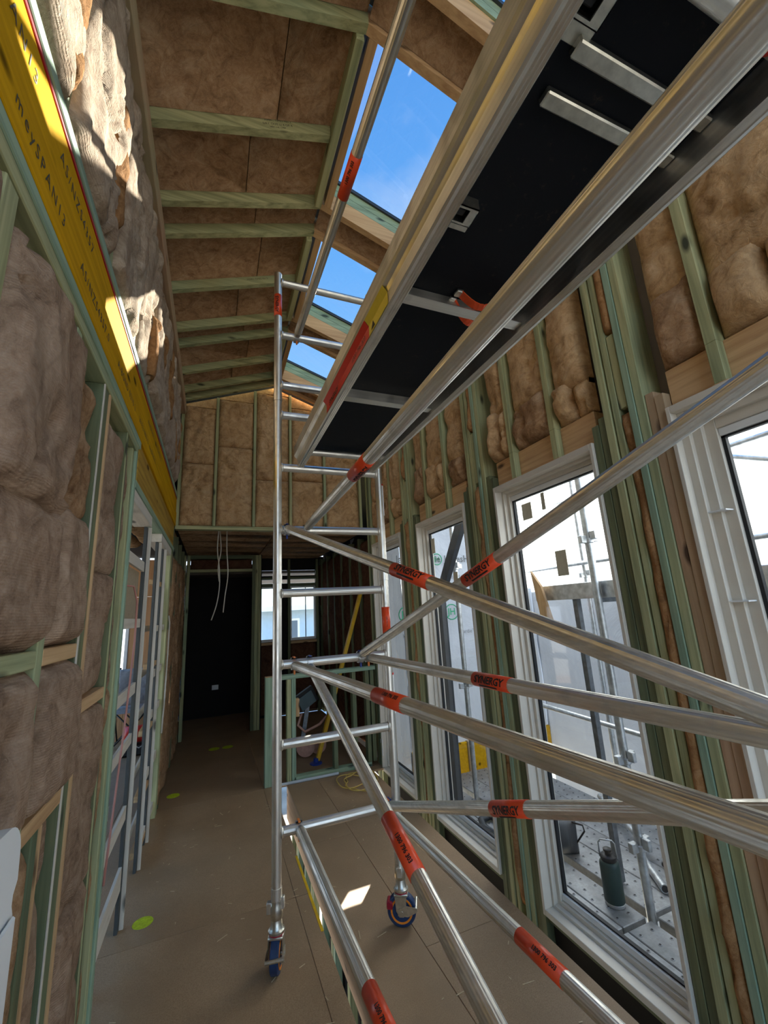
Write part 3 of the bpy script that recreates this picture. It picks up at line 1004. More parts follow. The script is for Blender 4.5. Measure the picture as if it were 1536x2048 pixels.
for k, (a, b) in enumerate(SKY):
    box('ridge_trimmer', (0.568, 0.612, a, b, zl(0.568) - 0.03, zl(0.568) + RD + 0.03), 'green_y', ce)
    MB().prism([(0.64, a, zr(0.64)), (0.684, a, zr(0.684)), (0.684, a, zr(0.684) + RD + 0.02), (0.64, a, zr(0.64) + RD + 0.02)], (0, b - a, 0)).build('ridge_trimmer', 'pine_y', ce)
    MB().prism([(XS1, a, zr(XS1)), (XS1 + 0.044, a, zr(XS1 + 0.044)), (XS1 + 0.044, a, zr(XS1 + .044) + RD), (XS1, a, zr(XS1) + RD)], (0, b - a, 0)).build('eaves_trimmer', 'pine_y', ce)
    r = struct('window_%d' % (10 + k), 'roof skylight showing blue sky')
    h0, h1 = RD + 0.002, RD + 0.125
    for yy0, yy1 in ((a - 0.045, a), (b, b + 0.045)):
        for t0, t1, mt in ((h0, h0 + 0.058, 'teal_x'), (h0 + 0.061, h1, 'teal_x')):
            MB().prism([(0.62, yy0, zr(0.62) + t0), (XS1 + 0.05, yy0, zr(XS1 + 0.05) + t0), (XS1 + 0.05, yy0, zr(XS1 + 0.05) + t1), (0.62, yy0, zr(0.62) + t1)], (0, yy1 - yy0, 0)).build('kerb', mt, r)
    for x0, x1 in ((0.645, 0.684), (XS1, XS1 + 0.044)):
        MB().prism([(x0, a, zr(x0) + h0 + 0.02), (x1, a, zr(x1) + h0 + 0.02), (x1, a, zr(x1) + h1), (x0, a, zr(x0) + h1)], (0, b - a, 0)).build('kerb', 'teal_y', r)
    fr = MB()
    for yy0, yy1 in ((a - 0.04, a + 0.014), (b - 0.014, b + 0.04)):
        fr.prism([(0.63, yy0, zr(0.63) + h1 + 0.001), (XS1 + 0.04, yy0, zr(XS1 + 0.04) + h1 + 0.001), (XS1 + 0.04, yy0, zr(XS1 + 0.04) + h1 + 0.03), (0.63, yy0, zr(0.63) + h1 + 0.03)], (0, yy1 - yy0, 0))
    fr.build('frame', 'charcoal', r)
    hg = h1 + 0.016
    mesh_obj('pane', [(0.63, a, zr(0.63) + hg), (XS1 + 0.04, a, zr(XS1 + 0.04) + hg), (XS1 + 0.04, b, zr(XS1 + 0.04) + hg), (0.63, b, zr(0.63) + hg)], [(0, 1, 2, 3)], 'skylight_glass', r)
# insulation on the left slope, two batts to a bay
LR = [-1.42, -1.17, -0.62, -0.17, 0.08, 0.63, 1.08, 1.33, 1.87, 2.33, 2.57, 3.09, 3.58, 3.82, 4.30, 4.68, 4.88]
Lh = math.hypot(1, SL)
for i in range(6, len(LR) - 1):
    y0, y1 = LR[i] + 0.046, LR[i + 1] - 0.002
    xm = 0.16 + 0.08 * math.sin(i * 2.1)
    V = Vector((1, 0, SL)).normalized()
    wide = y1 - y0 > 0.3
    for x0, x1 in ((XL - 0.02, xm), (xm + 0.004, 0.56 if wide else 0.60)):
        batt('insulation_batt', ce, (x0, y1, zl(x0) + 0.125), (0, -1, 0), V, y1 - y0, (x1 - x0) * Lh, -0.0 + 0.045, i * 3.3 + x0 * 5, 'batt_roof', 0.07, 0.05, 0.05)
# right slope: between paired rafters, and below the skylights
Vr = Vector((1, 0, -SL)).normalized()
for i, (y0, y1) in enumerate(((1.126, 1.328), (2.376, 2.568), (3.626, 3.818), (4.726, 4.878))):
    batt('insulation_batt', ce, (0.64, y1, zr(0.64) + 0.085), (0, -1, 0), Vr, y1 - y0, 0.62, 0.05, i * 5.1, 'batt_roof', 0.05, 0.03, 0.03)
    batt('insulation_batt', ce, (1.23, y1, zr(1.23) + 0.085), (0, -1, 0), Vr, y1 - y0, 0.66, 0.05, i * 7.1, 'batt_roof', 0.05, 0.03, 0.03)
for i, (a, b) in enumerate(SKY[1:]):
    x0 = XS1 + 0.05
    batt('insulation_batt', ce, (x0, b, zr(x0) + 0.085), (0, -1, 0), Vr, b - a, (XR + 0.02 - x0) * Lh, 0.05, i * 9.1, 'batt_gold', 0.05, 0.03, 0.03)
# roofing over the top
def roof_panel(x0, x1, y0, y1, fz):
    MB().prism([(x0, y0, fz(x0) + RD + 0.001), (x1, y0, fz(x1) + RD + 0.001), (x1, y0, fz(x1) + RD + 0.02), (x0, y0, fz(x0) + RD + 0.02)], (0, y1 - y0, 0)).build('roof_sheet', 'roof_sheet', ce)


roof_panel(XL - 0.4, 0.56, -2.3, 5.0, zl)
prev = -2.3
for a, b in SKY:
    roof_panel(0.56, 2.0, prev, a - 0.05, zr) if prev > -5 else None
    prev = b + 0.05
    MB().prism([(XS1 + 0.055, a - 0.05, zr(XS1 + 0.055) + RD + 0.001), (2.0, a - 0.05, zr(2.0) + RD + 0.001), (2.0, a - 0.05, zr(2.0) + RD + 0.02), (XS1 + 0.055, a - 0.05, zr(XS1 + 0.055) + RD + 0.02)], (0, b - a + 0.1, 0)).build('roof_sheet', 'roof_sheet', ce)
    MB().prism([(0.545, a - 0.05, zl(0.545) + RD + 0.021), (0.615, a - 0.05, zl(0.6) + RD + 0.021), (0.615, a - 0.05, zl(0.6) + RD + 0.10), (0.545, a - 0.05, zl(0.545) + RD + 0.10)], (0, b - a + 0.1, 0)).build('ridge_flashing', 'roof_sheet', ce)
roof_panel(0.56, 2.0, prev, 5.0, zr)

# ================================================================== END WALL above the opening
we = struct('wall_end', 'insulated gable wall with narrow green studs over the far opening')
box('bottom_plate', (XL, XR, YE, YE + 0.09, ZB - 0.03, ZB + 0.012), 'green_x', we)
sx = [-0.405, -0.03, 0.40, 0.83, 1.26, 1.73]
for x in sx:
    zt = min(zl(x), zr(x)) - 0.01
    box('stud', (x - 0.016, x + 0.016, YE, YE + 0.09, ZB + 0.013, zt), 'green_z', we)
for i in range(5):
    x0, x1 = sx[i] + 0.018, sx[i + 1] - 0.018
    zt = min(zl(x0), zr(x1)) - 0.02
    zm = 3.45 + 0.25 * math.sin(i * 1.9)
    for z0, z1 in ((ZB + 0.016, zm), (zm + 0.004, zt)):
        batt('insulation_batt', we, (x0, YE + 0.04, z0), (1, 0, 0), (0, 0, 1), x1 - x0, z1 - z0, 0.05, i * 4.7 + z0, 'batt_gold', 0.05, 0.035, 0.04)
    MB().prism([(x0, YE + 0.03, zt), (x1, YE + 0.03, zt), (x1, YE + 0.03, zr(x1) if zr(x1) < zl(x1) else zl(x1)), (max(x0, RX) if x0 < RX < x1 else (x0 + x1) / 2, YE + 0.03, zl(RX) if x0 < RX < x1 else min(zl((x0 + x1) / 2), zr((x0 + x1) / 2))), (x0, YE + 0.03, min(zl(x0), zr(x0)))], (0, 0.02, 0)).build('insulation_offcut', 'batt_gold', we)
MB().prism([(XL - 0.13, YE + 0.091, ZB), (XR + 0.1, YE + 0.091, ZB), (XR + 0.1, YE + 0.091, zr(XR) + 0.1), (RX, YE + 0.091, zl(RX) + 0.1), (XL - 0.13, YE + 0.091, zl(XL) + 0.1)], (0, 0.012, 0)).build('wall_lining', 'shade_black', we)

# ================================================================== FAR ROOMS
fc = struct('ceiling_far', 'low insulated ceiling beyond the opening')
box('ceiling_lining', (-0.6, 1.963, YE + 0.104, 8.7, 2.78, 2.80), 'shade_black', fc)
box('sun_block_slab', (-1.0, 3.4, 7.952, 10.6, 2.45, 2.5), 'roof_sheet', fc)  # unseen slab added to keep direct sun out of the back windows
for i in range(6):
    for j in range(2):
        batt('insulation_batt', fc, (-0.42 + 1.13 * j, 5.54 + 0.5 * i, 2.77), (0, -1, 0), (1, 0, 0), 0.48, 1.12, 0.07, i + j * 3.3, 'batt_roof', 0.05, 0.035, 0.05)
for x, l in ((0.03, 0.80), (0.05, 0.62), (0.13, 0.72)):
    pass
wf = struct('wall_back', 'dark framed back wall with a doorway')
box('stud', (-0.41, -0.365, 7.2, 7.29, 0, 2.69), 'green_z', wf)
for x in (0.575, 0.622, 0.669):
    box('stud', (x, x + 0.045, 7.2, 7.29, 0, 2.69), 'dark_green_z' if x < 0.6 else 'green_z', wf)
box('door_head', (-0.365, 0.575, 7.2, 7.29, 2.42, 2.465), 'green_x', wf)
box('top_plate', (-0.365, 0.575, 7.2, 7.29, 2.63, 2.69), 'dark_green_x', wf)
batt('insulation_batt', wf, (-0.36, 7.25, 2.467), (1, 0, 0), (0, 0, 1), 0.93, 0.16, 0.03, 4.4, 'batt_dark', 0.04)
box('door_lining', (-0.5, 0.72, 8.6, 8.62, 0, 2.7), 'shade_black', wf)  # room behind the doorway: its darkness is painted on these walls
box('door_lining', (0.715, 0.727, 7.2, 8.6, 0, 2.7), 'shade_black', wf)
box('door_lining', (-0.51, -0.5, 7.2, 8.6, 0, 2.7), 'shade_black', wf)
box('socket_plate', (0.02, 0.13, 8.58, 8.598, 0.45, 0.53), 'white_label', wf)
# outer back wall with two windows
YB = 7.9
for (x0, x1, z0, z1) in ((0.73, 1.95, 0, 1.26), (0.73, 1.95, 2.20, 2.26), (0.73, 1.95, 2.5, 2.75), (1.06, 1.30, 1.26, 2.20), (1.78, 1.95, 1.26, 2.5), (0.73, 1.95, 2.33, 2.40)):
    box('wall_lining', (x0, x1, YB + 0.03, YB + 0.05, z0, z1), 'shade_black', wf)
for x in (0.72, 1.06, 1.255, 1.78, 1.86):
    box('stud', (x, x + 0.045, YB - 0.06, YB + 0.029, 0, 2.7), 'dark_green_z', wf)
for x0, x1 in ((0.77, 1.055), (1.305, 1.775)):
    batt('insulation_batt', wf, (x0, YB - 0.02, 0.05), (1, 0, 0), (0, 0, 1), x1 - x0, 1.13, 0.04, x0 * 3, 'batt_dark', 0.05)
    box('sill_rail', (x0, x1, YB - 0.06, YB + 0.029, 1.185, 1.23), 'pine_x', wf)
    box('head_rail', (x0, x1, YB - 0.06, YB + 0.029, 2.205, 2.25), 'dark_green_x', wf)
    box('nogging', (x0, x1, YB - 0.06, YB + 0.029, 2.33, 2.37), 'dark_green_x', wf)
for k, (x0, x1) in enumerate(((0.767, 1.058), (1.302, 1.778))):
    r = struct('window_%d' % (20 + k), 'small white framed window in the back wall')
    fr = MB()
    fr.box(x0, x0 + 0.03, YB, YB + 0.06, 1.235, 2.2, ch=0.002).box(x1 - 0.03, x1, YB, YB + 0.06, 1.235, 2.2, ch=0.002)
    fr.box(x0 + 0.03, x1 - 0.03, YB, YB + 0.06, 1.235, 1.28, ch=0.002).box(x0 + 0.03, x1 - 0.03, YB, YB + 0.06, 2.17, 2.2, ch=0.002)
    fr.build('frame', 'white_frame', r)
    mesh_obj('pane', [(x0 + 0.03, YB + 0.03, 1.28), (x1 - 0.03, YB + 0.03, 1.28), (x1 - 0.03, YB + 0.03, 2.17), (x0 + 0.03, YB + 0.03, 2.17)], [(0, 1, 2, 3)], 'window_glass', r)
    if k:
        box('mullion', (x1 - 0.19, x1 - 0.175, YB + 0.032, YB + 0.05, 1.28, 2.17), 'charcoal', r)

# low stud wall beside the stair slot
lw = struct('wall_low', 'low green stud wall across the far end of the floor')
box('post', (0.54, 0.66, 4.86, 4.95, 0, 1.05), 'teal_z', lw)
box('post_cap', (0.54, 0.66, 4.86, 4.95, 1.051, 1.054), 'pine_x', lw)
box('top_plate', (0.662, 1.79, 4.86, 4.95, 1.01, 1.055), 'teal_x', lw)
box('bottom_plate', (0.84, 1.70, 4.86, 4.95, 0.0, 0.045), 'teal_x', lw)
for x, mt in ((0.765, 'green_z'), (0.815, 'teal_z'), (1.27, 'dark_green_z'), (1.50, 'dark_green_z'), (1.66, 'dark_green_z'), (1.72, 'dark_green_z')):
    box('stud', (x, x + 0.044, 4.86, 4.95, 0.046 if x > 0.83 else 0.0, 1.009), mt, lw)
box('bracing_block', (0.86, 0.90, 4.87, 4.94, 0.62, 0.80), 'pine_z', lw)

# ================================================================== SCAFFOLD TOWER
TR = 0.0254
YF, YN, PXL, PXR = 2.54, -0.05, 0.345, 1.025


def sleeve(parent, A, d, t0, t1, r, mat='orange_sleeve', name='sticker'):
    d = Vector(d).normalized()
    return MB().tube(Vector(A) + d * t0, Vector(A) + d * t1, r + 0.0008, 40, caps=True).build(name, mat, parent, True)


def ladder_frame(name, y, z0, z1, rungs, label):
    r = empty(name, label, 'scaffold frame', (PXL, y, z0))
    for x in (PXL, PXR):
        MB().tube((x, y, z0 + 0.001), (x, y, z1), TR, 28).build('post', 'alu_z', r, True, auto=50)
        MB().tube((x, y, z0 + 0.001), (x, y, z0 + 0.055), TR + 0.0022, 28).build('spigot_collar', 'alu_z', r, auto=50)
    for z in rungs:
        MB().tube((PXL + 0.022, y, z), (PXR - 0.022, y, z), TR - 0.0008, ribs=12).build('rung', 'alu_x', r, auto=50)
        for x, s in ((PXL, 1), (PXR, -1)):
            MB().lathe((x + s * 0.021, y, z), (s, 0, 0), [(TR + 0.004, 0), (TR + 0.0045, 0.004), (TR, 0.011)], 24).build('weld', 'alu_z', r, True)
    return r


f1 = ladder_frame('ladder_frame', YF, 0.30, 1.88, (0.592, 1.008, 1.422, 1.821), 'lowest aluminium ladder frame standing on the two visible castors')
f2 = ladder_frame('ladder_frame', YF, 1.88, 3.06, (2.203, 2.605, 2.966), 'middle aluminium ladder frame that carries the far end of the black deck')
f3 = ladder_frame('ladder_frame', YF, 3.06, 4.05, (3.182, 3.561, 3.985), 'topmost aluminium ladder frame reaching up to the skylights')
f4 = ladder_frame('ladder_frame', YN, 1.88, 3.06, (2.203, 2.605, 2.966), 'near aluminium ladder frame that carries the near end of the black deck')
f5 = ladder_frame('ladder_frame', YN, 0.30, 1.88, (0.592, 1.008, 1.422, 1.821), 'near aluminium ladder frame on its castors below the black deck')
f6 = ladder_frame('ladder_frame', YN, 3.06, 4.05, (3.182, 3.561, 3.985), 'near aluminium ladder frame holding the guard rail above the deck')
sleeve(f3, (PXL, YF, 3.70), (0, 0, 1), 0, 0.17, TR)
tube_text('lettering', 'SYNERGY', 0.03, (PXL, YF, 3.785), (0, 0, -1), (-0.5, -1, -0.3), TR + 0.002, 'ink', f3, bold=0.001)
sleeve(f1, (PXR, YF, 1.54), (0, 0, 1), 0, 0.17, TR)
tube_text('lettering', '1300 796 303', 0.012, (PXR, YF, 1.62), (0, 0, -1), (-0.2, -1, 0), TR + 0.002, 'ink', f1)
for z0, z1, fr_ in ((2.31, 2.52, f2), (1.08, 1.30, f1)):
    MB().prism([(PXR + 0.012, YF - 0.0245, z0), (PXR + 0.0235, YF - 0.013, z0), (PXR + 0.0235, YF - 0.013, z1), (PXR + 0.012, YF - 0.0245, z1)], (0.001, -0.0012, 0)).build('notice_label', 'white_label', fr_)
    MB().prism([(PXR + 0.012, YF - 0.0246, z1), (PXR + 0.0236, YF - 0.0131, z1), (PXR + 0.0236, YF - 0.0131, z1 + 0.012), (PXR + 0.012, YF - 0.0246, z1 + 0.012)], (0.001, -0.0012, 0)).build('notice_label', 'red_sticker', fr_)


def castor(parent, x, y, yaw):
    """adjustable leg and braked castor wheel: parts of the frame they are pinned into"""
    c = bpy.data.objects.new('castor', None)
    link(c, parent)
    c.location = Vector((x, y, 0)) - parent.location
    R = Matrix.Rotation(yaw, 3, 'Z')

    def W(v):
        return R @ Vector(v) + Vector((x, y, 0))

    def mk(mb, nm, mt, smooth=False, auto=40):
        mb.v = [tuple(W(q)) for q in mb.v]
        return mb.build(nm, mt, c, auto=auto)
    mk(MB().tube((0, 0, 0.20), (0, 0, 0.34), 0.0215, 24), 'adjustable_leg', 'alu_z')
    mk(MB().lathe((0, 0, 0.222), (0, 0, 1), [(0.027, 0), (0.031, 0.008), (0.031, 0.05), (0.027, 0.06), (0.027, 0.085)], 20), 'lock_collar', 'zinc')
    mk(MB().box(-0.048, -0.022, -0.014, 0.014, 0.245, 0.295, ch=0.003), 'collar_wing', 'alu_z')
    mk(MB().box(0.022, 0.04, -0.012, 0.012, 0.262, 0.315, ch=0.003), 'collar_wing', 'alu_z')
    mk(MB().lathe((0, 0, 0.168), (0, 0, 1), [(0.038, 0), (0.040, 0.004), (0.040, 0.010), (0.036, 0.014), (0.030, 0.020), (0.026, 0.056)], 24), 'swivel_head', 'zinc')
    mk(MB().lathe((0, 0, 0.160), (0, 0, 1), [(0.036, 0), (0.037, 0.004), (0.036, 0.008)], 24), 'seal_ring', 'red_plastic')
    fk = MB().box(-0.037, 0.037, -0.038, 0.038, 0.150, 0.162, ch=0.003)
    for s in (-1, 1):
        x0 = s * 0.033
        fk.prism([(x0, -0.030, 0.15), (x0, 0.034, 0.15), (x0, 0.028, 0.085), (x0, 0.012, 0.058), (x0, -0.012, 0.058), (x0, -0.026, 0.09)], (s * 0.004, 0, 0))
    mk(fk, 'fork', 'zinc')
    mk(MB().lathe((-0.022, 0, 0.079), (1, 0, 0), [(0.056, 0), (0.074, 0.001), (0.079, 0.006), (0.079, 0.038), (0.074, 0.043), (0.056, 0.044)], 40), 'tyre', 'blue_tyre')
    mk(MB().lathe((-0.0255, 0, 0.079), (1, 0, 0), [(0.018, 0.006), (0.046, 0.012), (0.052, 0.002), (0.060, 0.001), (0.062, 0.006), (0.062, 0.045), (0.060, 0.050), (0.052, 0.049), (0.046, 0.039), (0.018, 0.045)], 36), 'wheel_hub', 'orange_hub')
    mk(MB().tube((-0.043, 0, 0.079), (0.043, 0, 0.079), 0.010, 16), 'axle', 'zinc')
    mk(MB().tube((-0.040, -0.078, 0.092), (0.050, -0.078, 0.100), 0.009, 16), 'brake_bar', 'zinc')
    bk = MB()
    for s in (-1, 1):
        x0 = s * 0.038
        bk.prism([(x0, -0.086, 0.102), (x0, -0.030, 0.112), (x0, 0.02, 0.097), (x0, 0.02, 0.066), (x0, -0.035, 0.062), (x0, -0.086, 0.085)], (s * 0.003, 0, 0))
    mk(bk, 'brake_plate', 'zinc')
    mk(MB().box(-0.030, 0.030, 0.048, 0.082, 0.085, 0.125, ch=0.006), 'brake_pedal', 'red_plastic')
    return c


castor(f1, PXL, YF, math.radians(-18))
castor(f1, PXR, YF, math.radians(62))
castor(f5, PXL, YN, math.radians(20))
castor(f5, PXR, YN, math.radians(-40))

ledger = 'scaffold braces and ledgers hooked between the ladder frames'
BR = [('a', (.46, 2.5, .60), (.485, .08, .59), 'orange_plastic', 'ledger tube along the floor slot, hooked on the lowest rung near the front castor', (-0.45, -0.1, 1), 0),
      ('b', (.53, 2.5, 1.395), (.595, .08, .54), 'blue_plastic', 'diagonal brace dropping from the third rung past the rear castor, orange sleeve facing up', (-0.6, -0.5, 1), 1),
      ('c', (.44, 2.5, 1.415), (.67, .08, 1.40), 'orange_plastic', 'ledger tube at waist height beginning beside the left post at the third rung', (-0.9, -0.4, 1), 1),
      ('d', (.40, 2.5, 2.205), (.945, .08, 1.365), 'blue_plastic', 'diagonal brace falling from the left post below the deck toward the windows', (-1, -0.4, 0.9), 2),
      ('e', (.84, 2.5, 1.44), (1.09, .08, 2.26), 'blue_plastic', 'diagonal brace rising from the third rung toward the nearest window head', (-1, -0.6, -0.1), 2),
      ('f', (.89, 2.5, 1.415), (1.03, .08, 1.42), 'orange_plastic', 'level ledger tube on the window side at the third rung, lettered sleeve', (-1, -0.3, 0.25), 2),
      ('g', (.97, 2.5, .605), (.975, .08, 1.455), 'orange_plastic', 'brace rising from the lowest rung past the water bottle window', (-1, -0.3, 0.05), 2),
      ('h', (.98, 2.5, .57), (1.08, .08, .57), 'blue_plastic', 'low ledger tube on the window side above the floor edge', (-0.75, -0.3, 1), 1),
      ('i', (.47, 2.5, 3.56), (.515, .08, 3.56), 'orange_plastic', 'guard rail tube crossing the blue skylights above the deck', (-0.5, -0.4, -1), 1),
      ('k', (.52, 2.5, 2.215), (.44, .08, 2.2), 'blue_plastic', 'ledger tube running close under the black deck', (0.15, -0.5, -1), 2)]
for key, A, B, cm, lab, fdir, kind_ in BR:
    A, B = Vector(A), Vector(B)
    L = (B - A).length
    B = A + (B - A) * (2.51 / 2.42)
    d = (B - A).normalized()
    r = empty('scaffold_brace', lab, 'scaffold brace', A, group=ledger)
    A2, B2 = A + d * 0.028, B - d * 0.028
    MB().tube(A2, B2, TR - 0.0006, ribs=18).build('tube', 'alu_y', r, auto=60)
    for P, s in ((A, 1), (B, -1)):
        yv = YF if s == 1 else YN
        zr_ = min((0.592, 1.422, 2.203, 3.561), key=lambda q: abs(q - P.z)) if key not in 'deg' or s == 1 else P.z
        zc = zr_ if abs(zr_ - P.z) < 0.06 else P.z
        c_ = Vector((P.x, yv, zc))
        cl = MB()
        pts = []
        for k in range(19):
            a = math.radians(-60 + 300 * k / 18) if s == 1 else math.radians(120 + 300 * k / 18)
            pts.append((math.cos(a + math.pi * 1.22), math.sin(a + math.pi * 1.22)))
        outer, inner = 0.0345, 0.0262
        o_ = [c_ + Vector((-0.016, yq * outer, zq * outer)) for yq, zq in pts]
        i_ = [c_ + Vector((-0.016, yq * inner, zq * inner)) for yq, zq in pts]
        n_ = len(pts)
        vv = o_ + i_ + [q + Vector((0.032, 0, 0)) for q in o_] + [q + Vector((0.032, 0, 0)) for q in i_]
        ff = []
        for k in range(n_ - 1):
            ff += [(k, k + 1, n_ + k + 1, n_ + k), (2 * n_ + k + 1, 2 * n_ + k, 3 * n_ + k, 3 * n_ + k + 1), (k + 1, k, 2 * n_ + k, 2 * n_ + k + 1), (n_ + k, n_ + k + 1, 3 * n_ + k + 1, 3 * n_ + k)]
        cl.add(vv, ff)
        cl.tube(P - d * (0.004 * s), P + d * (0.07 * s), TR - 0.004, 20)
        cl.build('claw', 'galv', r, auto=40)
        box('latch', (c_.x - 0.007, c_.x + 0.007, c_.y - 0.022, c_.y + 0.022, c_.z + 0.031, c_.z + 0.0375), cm, r, 0.002)
        box('trigger', (c_.x - 0.005, c_.x + 0.005, c_.y - 0.018, c_.y - 0.004, c_.z - 0.058, c_.z - 0.033), cm, r, 0.002)
    t0, t1 = L * 0.43, L * 0.512
    sv = sleeve(r, A, d, t0, t1, TR)
    mid = A + d * ((t0 + t1) / 2)
    ax = -d if fdir[0] > -2 else d
    ln = t1 - t0
    f_ = Vector(fdir)
    # reading direction: toward the near end
    if kind_ == 2:
        tube_text('lettering', 'SYNERGY', 0.037, mid + d * 0.0, d if key in 'efgk' else d, f_, TR + 0.0022, 'ink', sv, bold=0.0012, shear=0.15)
        c2 = (f_ - d * f_.dot(d)).normalized()
        u2 = c2.cross(d)
        bar = MB()
        for k in range(1):
            for a0, a1, x0, x1 in ((-0.95, -0.68, -0.055, 0.045),):
                vs = []
                for q in np.linspace(a0, a1, 5):
                    for xx in (x0, x1):
                        vs.append(mid + d * xx + (c2 * math.cos(q) + u2 * math.sin(q)) * (TR + 0.0022))
                bar.add(vs, [(2 * q, 2 * q + 1, 2 * q + 3, 2 * q + 2) for q in range(4)])
        bar.build('logo_bar', 'ink', sv)
    else:
        tube_text('lettering', '1300 796 303', 0.019, mid + d * 0.03, d, f_, TR + 0.0022, 'ink', sv, bold=0.0006)

# ------------------------------------------------------------------ working platform
pf = empty('scaffold_platform', 'black ply scaffold deck with ribbed aluminium side rails', 'scaffold deck', (0.72, 1.3, 2.6))
PX0, PX1, PY0, PY1, PZ = 0.455, 0.995, 0.20, 2.50, 2.625


def side_rail(x, s):
    """ribbed channel: tall outer web with a rounded lip and a stepped foot"""
    prof = [(0, 0.112), (0, 0.052), (0.006, 0.044), (0.016, 0.036), (0.022, 0.024), (0.022, -0.018), (0.028, -0.022), (0.036, -0.022), (0.038, -0.0185), (0.042, -0.022),
            (0.046, -0.0185), (0.050, -0.022), (0.054, -0.0185), (0.058, -0.022), (0.062, -0.018), (0.062, -0.010), (0.058, -0.006), (0.058, 0.030), (0.058, 0.085), (0.050, 0.112)]
    P = [(x + s * a, PY0 - 0.05, PZ + 0.0 + b) for a, b in prof]
    if s < 0:
        P = P[::-1]
    return MB().prism(P, (0, PY1 - PY0 + 0.06, 0)).build('side_rail', 'alu_y', pf)


side_rail(PX0 - 0.012, 1)
side_rail(PX1 + 0.012, -1)
box('deck_panel', (PX0 + 0.047, PX1 - 0.047, PY0 - 0.02, 1.0, PZ + 0.062, PZ + 0.074), 'deck_ply', pf, 0.001)
box('deck_panel', (PX0 + 0.047, PX1 - 0.047, 1.004, PY1 - 0.02, PZ + 0.062, PZ + 0.074), 'deck_ply', pf, 0.001)
for y, w_, z in ((1.63, 0.05, 0.0), (0.985, 0.05, 0.0)):
    MB().box(PX0 + 0.052, PX1 - 0.052, y, y + 0.005, PZ + z - 0.004, PZ + 0.060).box(PX0 + 0.052, PX1 - 0.052, y - 0.035, y, PZ + z - 0.004, PZ + z).build('crossbar', 'alu_x', pf)
for y in (0.435, 0.355):
    MB().box(0.575, PX1 - 0.048, y - 0.0145, y + 0.0145, PZ + 0.042, PZ + 0.061, ch=0.003).build('crossbar', 'zinc', pf)
for y, z in ((2.36, 2.655), (0.215, 2.655)):
    MB().tube((PX0 + 0.04, y, z), (PX1 - 0.04, y, z), 0.022, 28).build('end_tube', 'alu_x', pf, auto=50)
sleeve(pf, (0.80, 0.215, 2.655), (1, 0, 0), 0, 0.1, 0.022, 'red_sticker', 'sticker')
for y in (0.715, 0.315):
    lb = MB().box(0.512, 0.60, y + 0.005, y + 0.045, PZ + 0.058, PZ + 0.062, ch=0.001)
    for a0, a1, b0, b1 in ((0.515, 0.583, -0.045, -0.038), (0.515, 0.583, -0.002, 0.005), (0.56, 0.583, -0.038, -0.002)):
        lb.box(a0, a1, y + b0, y + b1, PZ + 0.026, PZ + 0.030)
    lb.box(0.515, 0.583, y - 0.045, y - 0.043, PZ + 0.026, PZ + 0.062).box(0.515, 0.583, y + 0.003, y + 0.005, PZ + 0.026, PZ + 0.062).box(0.581, 0.583, y - 0.043, y + 0.003, PZ + 0.026, PZ + 0.062)
    lb.build('hatch_latch', 'zinc', pf)
    box('latch_bolt', (0.52, 0.556, y - 0.030, y - 0.010, PZ + 0.036, PZ + 0.05), 'black_plastic', pf)
for (p0, p1) in (((0.705, 0.955), (0.83, 0.90)), ((0.70, 0.99), (0.83, 1.02))):
    pts = []
    for k in range(11):
        t = k / 10
        pts.append((p0[0] + (p1[0] - p0[0]) * t + 0.0, p0[1] + (p1[1] - p0[1]) * t, PZ + 0.055 - 0.06 * math.sin(math.pi * t)))
    st = MB()
    for q0, q1 in zip(pts[:-1], pts[1:]):
        st.beam(q0, q1, 0.026, 0.003, (0, 1, 0))
    st.build('strap_handle', 'orange_strap', pf)
    box('strap_clip', (p0[0] - 0.016, p0[0] + 0.008, p0[1] - 0.014, p0[1] + 0.014, PZ + 0.048, PZ + 0.060), 'zinc', pf)
# stickers on the rail's inner lip
xs = PX0 - 0.012 + 0.0115
zs = PZ + 0.040
nrm = Vector((-0.6, 0, -0.8)).normalized()


def rail_sticker(y0, y1, mt, nm):
    a, b = Vector((PX0 - 0.012 + 0.0045, 0, PZ + 0.0455)), Vector((PX0 - 0.012 + 0.021, 0, PZ - 0.012))
    d_ = Vector((-0.0012, 0, -0.0003))
    a, b = Vector((PX0 - 0.012 + 0.0215, 0, PZ + 0.024)), Vector((PX0 - 0.012 + 0.0215, 0, PZ - 0.016))
    c = Vector((PX0 - 0.012 + 0.0055, 0, PZ + 0.044))
    vs = []
    for q in (c, a, b):
        for y in (y0, y1):
            vs.append(q + Vector((0, y, 0)) + d_)
    return mesh_obj(nm, vs, [(0, 1, 3, 2), (2, 3, 5, 4)], mt, pf)


st = rail_sticker(1.16, 1.75, 'red_sticker', 'sticker')
flat_text('lettering', 'SYNERGY', 0.034, (PX0 + 0.0072, 1.62, PZ + 0.004), (0, -1, 0), (0, 0, 1), 'ink', st, bold=0.001)
flat_text('lettering', '1300 796 303', 0.028, (PX0 + 0.0072, 1.27, PZ + 0.004), (0, -1, 0), (0, 0, 1), 'ink', st)
flat_text('lettering', 'SAFE WORKING LOAD', 0.010, (PX0 + 0.0072, 1.46, PZ + 0.004), (0, -1, 0), (0, 0, 1), 'ink', st) if False else None
st = rail_sticker(0.99, 1.158, 'yellow_sticker', 'sticker')
mesh_obj('warning_mark', [(PX0 + 0.0072, 1.135, PZ - 0.010), (PX0 + 0.0072, 1.10, PZ - 0.010), (PX0 + 0.0072, 1.1175, PZ + 0.018)], [(0, 1, 2)], 'ink', st)

